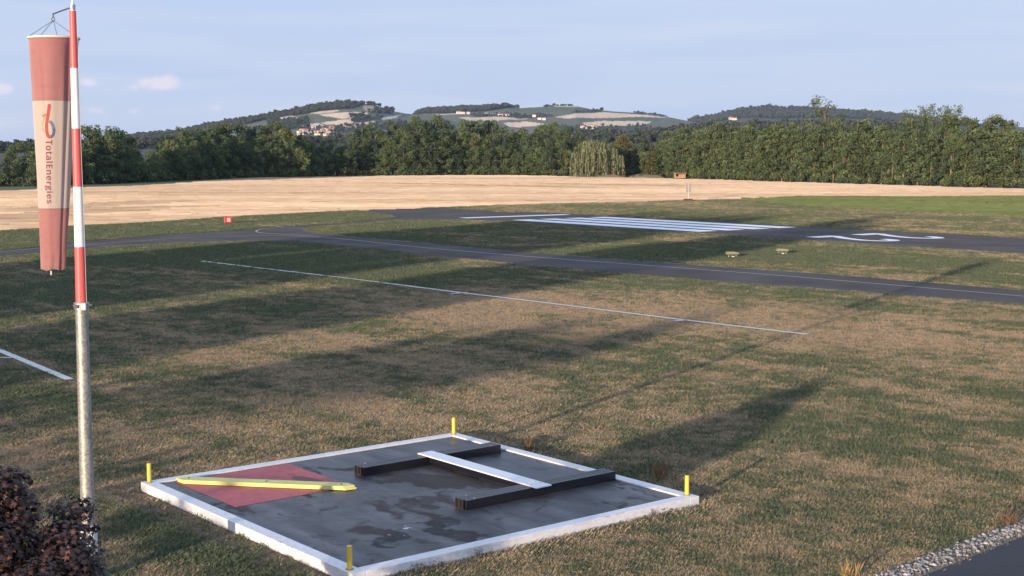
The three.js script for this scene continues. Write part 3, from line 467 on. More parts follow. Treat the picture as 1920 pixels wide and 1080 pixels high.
function proto(name, label, category, group) { const o = new THREE.Group(); o.name = name; o.userData = { label, category, group, kindName: name }; stock.add(o); return o; }
function broadleaf(seed, h, wide, tones, n, size, base, label, group) {
  const R = rng(seed), o = proto('broadleaf_tree', label, 'tree', group), lumps = [], limbs = [];
  const lean = [(R() - 0.5) * 1.2, (R() - 0.5) * 1.2];
  limbs.push(taper([[0, -0.2, 0], [lean[0] * 0.3, h * 0.3, lean[1] * 0.3], [lean[0] * 0.6, h * 0.6, lean[1] * 0.6], [lean[0], h * 0.88, lean[1]]], 0.32 * h / 16, 0.06));
  const N = 44;
  for (let i = 0; i < N; i++) {
    const k = (i + R()) / N, y = h * lerp(base, 0.95, k), env = wide * Math.sqrt(Math.max(0.1, 1 - ((k - 0.42) / 0.64) ** 2)), a = R() * 6.283 + i * 2.4, r = env * (0.35 + 0.55 * R());
    const s = (0.22 + 0.16 * R()) * wide * lerp(1.05, 0.85, k);
    lumps.push([Math.cos(a) * r + lean[0] * k, y, Math.sin(a) * r + lean[1] * k, s * (0.9 + 0.4 * R()), s * (0.75 + 0.4 * R()), s * (0.9 + 0.4 * R())]);
    if (i % 3 === 0) limbs.push(taper([[lean[0] * k * 0.7, y * 0.72, lean[1] * k * 0.7], [Math.cos(a) * r * 0.5, y * 0.88, Math.sin(a) * r * 0.5], [Math.cos(a) * r, y, Math.sin(a) * r]], 0.11, 0.03, 5));
  }
  mesh('crown', leafCloud(R, lumps, n, size, tones), leafM, o);
  mesh('trunk', mergeGeometries(limbs), barkM, o);
  o.userData.h = h; return o;
}
function poplar(seed, h, wide, tones, n, size, label, group) {      // tall, narrow, many upswept tufts, pale stems that show
  const R = rng(seed), o = proto('poplar_tree', label, 'tree', group), lumps = [], limbs = [];
  limbs.push(taper([[0, -0.2, 0], [(R() - 0.5) * 0.5, h * 0.35, 0.2], [(R() - 0.5) * 0.9, h * 0.7, 0], [0, h * 0.95, 0]], 0.24, 0.05));
  if (R() > 0.4) limbs.push(taper([[0, h * 0.12, 0], [0.7, h * 0.4, 0.5], [1.0 + R(), h * 0.75, 0.4]], 0.16, 0.04, 6));
  for (let i = 0; i < 76; i++) {
    const k = i / 75, y = h * (lerp(0.05, 0.95, k) - (k > 0.8 ? 0.10 * R() : 0)), env = wide * (0.62 + 0.42 * Math.sin(Math.PI * Math.pow(k, 0.8))), a = R() * 6.283, r = env * (0.3 + 0.7 * R()), s = 0.70 + 0.6 * R();
    lumps.push([Math.cos(a) * r, y, Math.sin(a) * r, s * 1.15, s * 0.8, s * 1.15]);
    if (i % 5 === 0) limbs.push(taper([[0, y * 0.8, 0], [Math.cos(a) * r * 0.6, y * 0.92, Math.sin(a) * r * 0.6], [Math.cos(a) * r, y + 0.4, Math.sin(a) * r]], 0.07, 0.02, 4));
  }
  mesh('crown', leafCloud(R, lumps, n, size, tones), leafM, o);
  mesh('trunk', mergeGeometries(limbs), paleBark, o);
  o.userData.h = h; return o;
}
function shrub(seed, tones, label, group) {
  const R = rng(seed), o = proto('shrub', label, 'shrub', group), lumps = [];
  for (let i = 0; i < 12; i++) { const a = R() * 6.283, r = R() * 1.7; lumps.push([Math.cos(a) * r, 0.7 + R() * 1.6 * (1 - r / 3), Math.sin(a) * r, 0.7 + R() * 0.5, 0.7 + R() * 0.4, 0.7 + R() * 0.5]); }
  mesh('foliage', leafCloud(R, lumps, 420, 0.5, tones), leafM, o);
  mesh('stems', mergeGeometries([0, 1, 2].map(i => taper([[0, -0.1, 0], [Math.cos(i * 2) * 0.4, 0.8, Math.sin(i * 2) * 0.4], [Math.cos(i * 2), 1.8, Math.sin(i * 2)]], 0.07, 0.02, 5))), barkM, o);
  o.userData.h = 3.1; return o;
}
const DK = [[0.0762, 0.1079, 0.055], [0.0921, 0.1283, 0.0578], [0.0658, 0.0991, 0.0578]], MD = [[0.1046, 0.1423, 0.0575], [0.0927, 0.1318, 0.0575], [0.1248, 0.1515, 0.0653]], LT = [[0.1545, 0.1911, 0.0731], [0.1332, 0.1779, 0.0679], [0.1783, 0.1845, 0.0862]], PO = [[0.1089, 0.1432, 0.0696], [0.1241, 0.1615, 0.0723], [0.0938, 0.1292, 0.0669]];
const gBack = 'taller trees at the back of the wood', gFront = 'lower trees along the front edge of the wood', gPop = 'close row of tall trees behind the stubble';
const backs = [broadleaf(11, 18, 4.6, DK, 3600, 0.60, 0.16, 'tall dark green broadleaf tree rising at the back of the wood', gBack), broadleaf(12, 18, 5.2, [...DK, ...MD], 3600, 0.60, 0.14, 'tall broad mid-green tree rising at the back of the wood', gBack), broadleaf(13, 18, 4.0, PO, 3200, 0.55, 0.12, 'tall narrow grey-green tree rising at the back of the wood', gBack)];
const fronts = [broadleaf(21, 12, 3.9, MD, 2800, 0.48, 0.06, 'round mid-green broadleaf tree at the front edge of the wood', gFront), broadleaf(22, 12, 4.3, [...MD, ...DK], 2800, 0.48, 0.05, 'broad dark green tree at the front edge of the wood', gFront), broadleaf(23, 12, 3.5, LT, 2600, 0.46, 0.06, 'lighter yellow-green tree at the front edge of the wood', gFront), broadleaf(24, 12, 4.0, DK, 2800, 0.5, 0.05, 'very dark green tree at the front edge of the wood', gFront)];
const pops = [31, 32, 33, 34, 35].map((s, i) => poplar(s, 18, 3.0, i === 2 ? MD : i === 4 ? [...DK, ...PO] : PO, 4600, 0.52, 'tall grey-green tree with pale stem in the close row behind the stubble', gPop));
const shrubs = [shrub(41, [...MD, ...LT], 'green shrub at the foot of the wood edge', 'shrubs along the foot of the trees'), shrub(42, DK, 'dark green shrub at the foot of the wood edge', 'shrubs along the foot of the trees')];
{
  const R = rng(77);
  // control points of the wood edge: [x, z, height of the skyline trees]
  const edge = [[-137.08, -300.4, 10.09], [-118.95, -320.47, 10.39], [-111.52, -320.47, 11.04], [-109.56, -337.38, 14.23], [-107.54, -343.41, 16.01], [-102.73, -349.67, 17.71], [-100.23, -356.16, 15.17], [-100.16, -362.89, 10.92], [-99.8, -369.88, 9.19], [-97.38, -377.15, 9.53], [-96.95, -384.71, 13.29], [-94.48, -400.77, 16.58], [-89.22, -427.53, 18.7], [-81.11, -437.27, 19.3], [-73.48, -447.45, 19.03], [-69.16, -447.45, 16.35], [-67.27, -458.12, 13.27], [-61.65, -469.31, 12.65], [-56.21, -469.31, 15.28], [-50.18, -481.06, 19.11], [-33.46, -481.06, 22.36], [-20.97, -493.42, 21.95], [-7.63, -493.42, 20.77], [0.0, -493.42, 18.02], [7.63, -493.42, 17.63], [14.87, -481.06, 19.88], [22.3, -481.06, 17.39], [27.2, -469.31, 13.4], [39.41, -463.65, 12.96], [49.56, -458.12, 14.0]], row = [[50.63, -458.12, 13.66], [52.73, -447.45, 17.52], [57.45, -437.27, 18.14], [63.95, -413.72, 17.74], [75.8, -377.15, 17.28], [83.38, -359.49, 17.67], [92.4, -343.41, 17.62], [97.42, -331.55, 17.79], [104.09, -320.47, 17.45], [113.29, -305.18, 17.1], [124.64, -282.68, 16.73]];
  const walk = (pts, step, f) => { let acc = 0; for (let i = 0; i < pts.length - 1; i++) { const [ax, az, ah] = pts[i], [bx, bz, bh] = pts[i + 1], L = Math.hypot(bx - ax, bz - az); while (acc < L) { const k = acc / L; f(lerp(ax, bx, k), lerp(az, bz, k), lerp(ah, bh, k)); acc += step * (0.75 + 0.5 * R()); } acc -= L; } };
  const out = (x, z, d) => { const l = Math.hypot(x, z); return [x + x / l * d, z + z / l * d]; };
  const put = (p, x, z, h, wid = 1) => { const s = h / p.userData.h, o = dup(p, [x, -0.05, z], R() * 6.283, [s * wid * (0.9 + 0.25 * R()), s, s * wid * (0.9 + 0.25 * R())]); delete o.userData.h; return o; };
  const pick = a => a[Math.floor(R() * a.length)];
  walk(edge, 5.8, (x, z, h) => { const [bx, bz] = out(x, z, 16 + R() * 9), hh = h * (0.90 + 0.12 * R()); put(pick(backs), bx, bz, hh, 1.0); });
  walk(edge, 6.0, (x, z, h) => { const [bx, bz] = out(x, z, 9 + R() * 4), hh = h * (0.66 + 0.22 * R()); put(pick([...fronts, backs[1]]), bx, bz, hh, 1.0); });
  walk(edge, 5.4, (x, z, h) => { const [bx, bz] = out(x, z, 3.5 + R() * 3), hh = Math.min(h * (0.42 + 0.24 * R()), 11); put(pick(fronts), bx, bz, hh, 1.15); });
  walk(edge, 4.2, (x, z) => { const [bx, bz] = out(x, z, 1.5 + R() * 2); put(pick(shrubs), bx, bz, 2.6 + R() * 1.8); });
  walk(row, 4.8, (x, z, h) => { const [bx, bz] = out(x, z, 3 + R() * 1.5); put(pick(pops), bx, bz, h * (0.72 + 0.30 * R()), 0.9 + 0.35 * R()); });
  walk(row, 5.6, (x, z, h) => { const [bx, bz] = out(x, z, 9 + R() * 4); put(pick([...pops, backs[2]]), bx, bz, h * (0.80 + 0.26 * R()), 0.95 + 0.35 * R()); });
  walk(row, 6.0, (x, z) => { const [bx, bz] = out(x, z, 1.0 + R() * 1.2); { const o = put(pick(shrubs), bx, bz, 2.2 + R() * 1.6); o.userData.label = 'low green shrub at the foot of the close row of tall trees'; o.userData.group = 'shrubs below the close row'; } });
  const tallP = (seed, h, w, tones, n, size, lab) => { const o = broadleaf(seed, h, w, tones, n, size, 0.35, lab); o.userData.group = undefined; return o; };
  const ta = tallP(51, 25, 5.0, PO, 2000, 0.5, 'taller open-crowned tree standing above the close row');
  { const [x, z] = [89.43, -392.14]; put(ta, x, z, 23.0 + 1.2, 1.25); }
  const tb = tallP(52, 22, 4.4, PO, 1500, 0.5, 'thin light-crowned tree showing above the close row in a clump');
  for (const [x, z, h] of [[101.18, -352.69, 18.74], [103.89, -352.65, 19.68], [107.01, -352.6, 20.22], [110.13, -352.55, 19.81], [112.84, -352.5, 19.94]]) put(tb, x, z, h + 0.6, 0.85).userData.group = 'thin crowns above the close row';
  // conifer, golden-green, and an orange-leaved crown beside the willow
  { const Rr = rng(61), [x, z] = [46.16, -455.95], t = thing('conifer', 'golden-green conifer with drooping tiers beside the dark gap in the wood', 'tree', [x, 0, z]); const l = []; for (let i = 0; i < 46; i++) { const k = i / 45, y = lerp(0.8, 11.2, k), e = lerp(3.0, 0.25, k), a = i * 2.4; l.push([Math.cos(a) * e * 0.75, y, Math.sin(a) * e * 0.75, 0.85 * (1.15 - k * 0.7), 0.34, 0.85 * (1.15 - k * 0.7)]); } mesh('crown', leafCloud(Rr, l, 2400, 0.38, [[0.105, 0.10, 0.038], [0.085, 0.09, 0.036]]), leafM, t); mesh('trunk', taper([[0, -0.1, 0], [0, 5, 0], [0, 11, 0]], 0.2, 0.03), barkM, t); }
  { const o = broadleaf(62, 13, 3.6, [[0.16, 0.125, 0.05], [0.12, 0.115, 0.05], [0.09, 0.10, 0.04]], 2000, 0.5, 0.3, 'tree with yellow-brown turning leaves beside the willow'); const [x, z] = [36.84, -469.63]; const d = put(o, x, z, 14.24); d.userData.group = undefined; }
  // weeping willow: curtains of hanging strands over a domed crown
  { const Rr = rng(71), [x, z] = [27.7, -453.79], t = thing('weeping_willow', 'pale green weeping willow with hanging curtains of foliage at the wood edge', 'tree', [x, 0, z]);
    const pos = [], col = [], ix = []; let k = 0; const tones = [[0.19, 0.21, 0.115], [0.165, 0.19, 0.10], [0.215, 0.21, 0.125]];
    const heads = [[-6.4, 8.4, 0.5, 2.0], [-1.5, 12.6, 0, 3.2], [2.0, 11.4, 1.2, 2.6], [4.9, 9.8, 0, 2.3], [7.6, 7.4, -0.6, 1.5], [0.5, 10.0, 3.2, 3.0], [-2.5, 9.8, 3.0, 2.4]];
    for (const [hx, hy, hz, hr] of heads) for (let s = 0; s < 80; s++) {
      const a = Rr() * 6.283, rr = Math.sqrt(Rr()) * hr, sx = hx + Math.cos(a) * rr, sz = hz + Math.sin(a) * rr, sy = hy - rr * rr / hr * 0.42 + (Rr() - 0.5) * 0.6, end = 0.4 + Rr() * Rr() * 6 * (0.4 + 0.6 * Math.abs(Math.sin(hx * 2 + a))), tone = tones[Math.floor(Rr() * 3)], br = 0.75 + 0.5 * Rr();
      let px = sx, py = sy, pz = sz; const ox = Math.cos(a) * 0.10, oz = Math.sin(a) * 0.10;
      while (py > end) { const l = 0.55 + 0.4 * Rr(), w = 0.13 + 0.12 * Rr(), th = Rr() * 3.14, cx = Math.cos(th) * w, cz = Math.sin(th) * w, j = br * (0.8 + 0.4 * Rr()); const nx = px + ox * l + (Rr() - 0.5) * 0.12, nz = pz + oz * l + (Rr() - 0.5) * 0.12; pos.push(px, py, pz, (px + nx) / 2 + cx, py - l / 2, (pz + nz) / 2 + cz, nx, py - l * 1.25, nz, (px + nx) / 2 - cx, py - l / 2, (pz + nz) / 2 - cz); for (let q = 0; q < 4; q++) col.push(tone[0] * j, tone[1] * j, tone[2] * j); ix.push(k, k + 1, k + 2, k, k + 2, k + 3); k += 4; px = nx; pz = nz; py -= l; }
    }
    const g = new THREE.BufferGeometry(); g.setAttribute('position', new THREE.Float32BufferAttribute(pos, 3)); g.setAttribute('color', new THREE.Float32BufferAttribute(col, 3)); g.setIndex(ix); g.computeVertexNormals(); mesh('crown', g, leafM, t);
    mesh('trunk', mergeGeometries([taper([[0, -0.2, 0], [0.2, 3, 0], [-0.5, 6.5, 0], [-1.5, 11.5, 0]], 0.55, 0.1), ...heads.map(h => taper([[0, 3.2, 0], [h[0] * 0.5, h[1] * 0.75, h[2] * 0.5], [h[0], h[1] - 0.3, h[2]]], 0.24, 0.05))]), barkM, t); }
  // earth banks with weeds at the field end
  for (const [x, z, w, h, lab] of [[31.99, -447.45, 5.2, 1.0, "low weedy earth bank at the field end below the willow"], [43.17, -443.32, 6.0, 1.15, "longer weedy earth bank at the field end below the conifer"]]) { const g = new THREE.SphereGeometry(1, 28, 12, 0, 6.2832, 0, Math.PI / 2), p = g.attributes.position; for (let i = 0; i < p.count; i++) { const n = 0.65 + 0.7 * fbm(p.getX(i) * 3 + x, p.getZ(i) * 3 + p.getY(i), 3); p.setXYZ(i, p.getX(i) * w, p.getY(i) * h * n, p.getZ(i) * 2.2); } g.computeVertexNormals(); const t = thing('earth_bank', lab, 'bank', [x, -0.05, z], 0, 'weedy earth banks'); mesh('earth', g, M(0.14, 0.11, 0.075, 1), t); const Rr = rng(Math.round(w * 100)), l = []; for (let i = 0; i < 26; i++) l.push([(Rr() * 2 - 1) * w * 0.9, h * (0.3 + 0.5 * Rr()), (Rr() - 0.3) * 1.6, 0.6, 0.5, 0.5]); mesh('weeds', leafCloud(Rr, l, 1100, 0.34, [[0.12, 0.12, 0.06], [0.17, 0.13, 0.08], [0.085, 0.10, 0.045]]), leafM, t); }
  // trees and hedge beside the building, west of the lawn, out of the picture: trees read off their shadows, pines and hedge added to shape the shade
  const at = (s, tt) => [-7.32 + s * DX + tt * DF, -(23.37 + s * DF - tt * DX)];
  const wg = 'trees west of the lawn', big = broadleaf(81, 24, 5.6, DK, 11000, 0.62, 0.28, 'tall broadleaf tree of the row west of the lawn', wg), pine = proto('added_pine', 'unseen bare-stemmed pine with a high flat crown, added to shade the lawn', 'tree', wg);
  { const Rr = rng(82), l = []; for (let i = 0; i < 20; i++) { const a = Rr() * 6.283, r = Math.sqrt(Rr()) * 2.7; l.push([Math.cos(a) * r, 9.5 + Rr() * 1.9 * (1 - r / 4), Math.sin(a) * r, 0.85, 0.6, 0.85]); } mesh('crown', leafCloud(Rr, l, 4200, 0.4, DK), leafM, pine); mesh('trunk', mergeGeometries([taper([[0, -0.1, 0], [0.1, 5, 0], [0, 10.5, 0]], 0.22, 0.07), ...[0, 1, 2, 3].map(i => taper([[0, 8.4, 0], [Math.cos(i * 1.6) * 1.2, 9.3, Math.sin(i * 1.6) * 1.2], [Math.cos(i * 1.6) * 2.2, 9.8, Math.sin(i * 1.6) * 2.2]], 0.08, 0.03, 5))]), barkM, pine); pine.userData.h = 11.9; }
  for (const [s, tt, h, w] of [[-62, -20.9, 22, 0.62], [-64, -25.2, 24.5, 0.66], [-66, -37, 24, 0.72], [-62, -43, 23, 0.8], [-66, -49.5, 24, 0.8], [-63, -56, 23, 0.8], [-70, -66, 12, 0.8], [-80, -21.2, 24, 0.5], [-82, -24.6, 26, 0.5], [-79, -37.5, 25, 0.6], [-81, -41, 26, 0.6], [-80, -46.5, 25, 0.65], [-82, -53, 26, 0.65]]) { const [x, z] = at(s, tt); put(big, x, z, h, w); }  // the farther staggered ones are added so the shadow bands merge
  for (const [s, tt, h, w] of [[-60, -8.6, 11.9, 1.0], [-61, -12.0, 11.4, 0.62], [-60, -5.6, 12.9, 0.3], [-66, -9.6, 12.4, 0.9]]) { const [x, z] = at(s, tt); put(pine, x, z, h, w); }
  for (let tt = -58; tt < 3.5; tt += 1.5) { const [x, z] = at(-31 + R() * 3, tt); const o = put(shrubs[1], x, z, (tt < -12 ? 5.2 : tt < -1.5 ? 4.4 : 3.5) + R() * 0.8, 1.0); o.userData = { label: 'unseen dark green shrub added to shade the lawn', category: 'shrub', group: 'added hedge shading the lawn' }; }
}
// ---------------------------------------------------------------- purple-leaved maple at the foot of the building
{
  const R = rng(91), t = thing('purple_maple', 'small maple with dark purple-brown leaves in front of the windsock pole', 'tree', [-6.36, -0.26, -16.0]);
  const lumps = []; for (let i = 0; i < 44; i++) { const k = R(), a = R() * 6.283, e = (k > 0.8 ? 0.62 : 1.16) * (0.5 + 0.6 * Math.sin(Math.PI * (0.25 + 0.6 * k))), r = e * (0.45 + 0.55 * R()); lumps.push([Math.cos(a) * r, lerp(1.3, 3.72, k), Math.sin(a) * r, 0.30 + 0.16 * R(), 0.24 + 0.14 * R(), 0.30 + 0.16 * R()]); }
  lumps.push([0.05, 3.95, 0.1, 0.3, 0.22, 0.3], [0.4, 3.8, 0.1, 0.3, 0.22, 0.3], [0.55, 3.5, 0.2, 0.3, 0.26, 0.3], [0.5, 3.15, 0.4, 0.36, 0.3, 0.36], [0.15, 3.5, 0.4, 0.36, 0.3, 0.36], [-0.4, 3.6, 0.2, 0.4, 0.3, 0.4], [0.95, 2.8, 0.2, 0.36, 0.24, 0.4], [1.22, 2.5, 0.1, 0.34, 0.26, 0.4], [1.3, 2.15, 0.3, 0.36, 0.3, 0.4]);
  // five-lobed leaves, slightly cupped
  const pos = [], col = [], ix = []; let k = 0; const v = new THREE.Vector3(), n = new THREE.Vector3(), a1 = new THREE.Vector3(), a2 = new THREE.Vector3();
  for (const l of lumps) for (let i = 0; i < 520; i++) {
    v.set(R() * 2 - 1, R() * 2 - 1, R() * 2 - 1).normalize(); const rad = Math.pow(R(), 0.4), c = [l[0] + v.x * l[3] * rad, l[1] + v.y * l[4] * rad, l[2] + v.z * l[5] * rad];
    n.set(v.x, v.y + 0.7, v.z).addScaledVector(a1.set(R() - 0.5, R() - 0.5, R() - 0.5), 1.3).normalize(); a1.set(R() - 0.5, R() - 0.5, R() - 0.5).cross(n).normalize(); a2.crossVectors(n, a1);
    const s = 0.032 + 0.026 * R(), tone = R() < 0.10 ? [0.17, 0.07, 0.035] : mix3([0.028, 0.013, 0.013], [0.082, 0.030, 0.024], R() * R());
    pos.push(...c); col.push(...tone);
    for (let q = 0; q < 10; q++) { const an = q / 10 * 6.283, r = s * (q % 2 ? 0.42 : [1.15, 1, 0.7, 0.7, 1][q / 2]), cup = q % 2 ? 0 : -0.25 * s; pos.push(c[0] + a1.x * Math.cos(an) * r + a2.x * Math.sin(an) * r + n.x * cup, c[1] + a1.y * Math.cos(an) * r + a2.y * Math.sin(an) * r + n.y * cup, c[2] + a1.z * Math.cos(an) * r + a2.z * Math.sin(an) * r + n.z * cup); col.push(...tone); ix.push(k, k + 1 + q, k + 1 + (q + 1) % 10); }
    k += 11;
  }
  const g = new THREE.BufferGeometry(); g.setAttribute('position', new THREE.Float32BufferAttribute(pos, 3)); g.setAttribute('color', new THREE.Float32BufferAttribute(col, 3)); g.setIndex(ix); g.computeVertexNormals();
  mesh('crown', g, new THREE.MeshPhysicalMaterial({ vertexColors: true, roughness: 0.6, side: THREE.DoubleSide, transmission: 0.25, thickness: 0 }), t);
  const limbs = [taper([[0, -0.1, 0], [0.03, 1, 0], [0, 2.2, 0.05], [0.02, 3.6, 0]], 0.075, 0.015)]; for (let i = 0; i < 9; i++) { const a = i * 2.4, y = 0.9 + i * 0.24; limbs.push(taper([[0, y, 0], [Math.cos(a) * 0.5, y + 0.35, Math.sin(a) * 0.5], [Math.cos(a) * 0.95, y + 0.6, Math.sin(a) * 0.95]], 0.03, 0.008, 5)); }
  mesh('trunk', mergeGeometries(limbs), barkM, t);
}

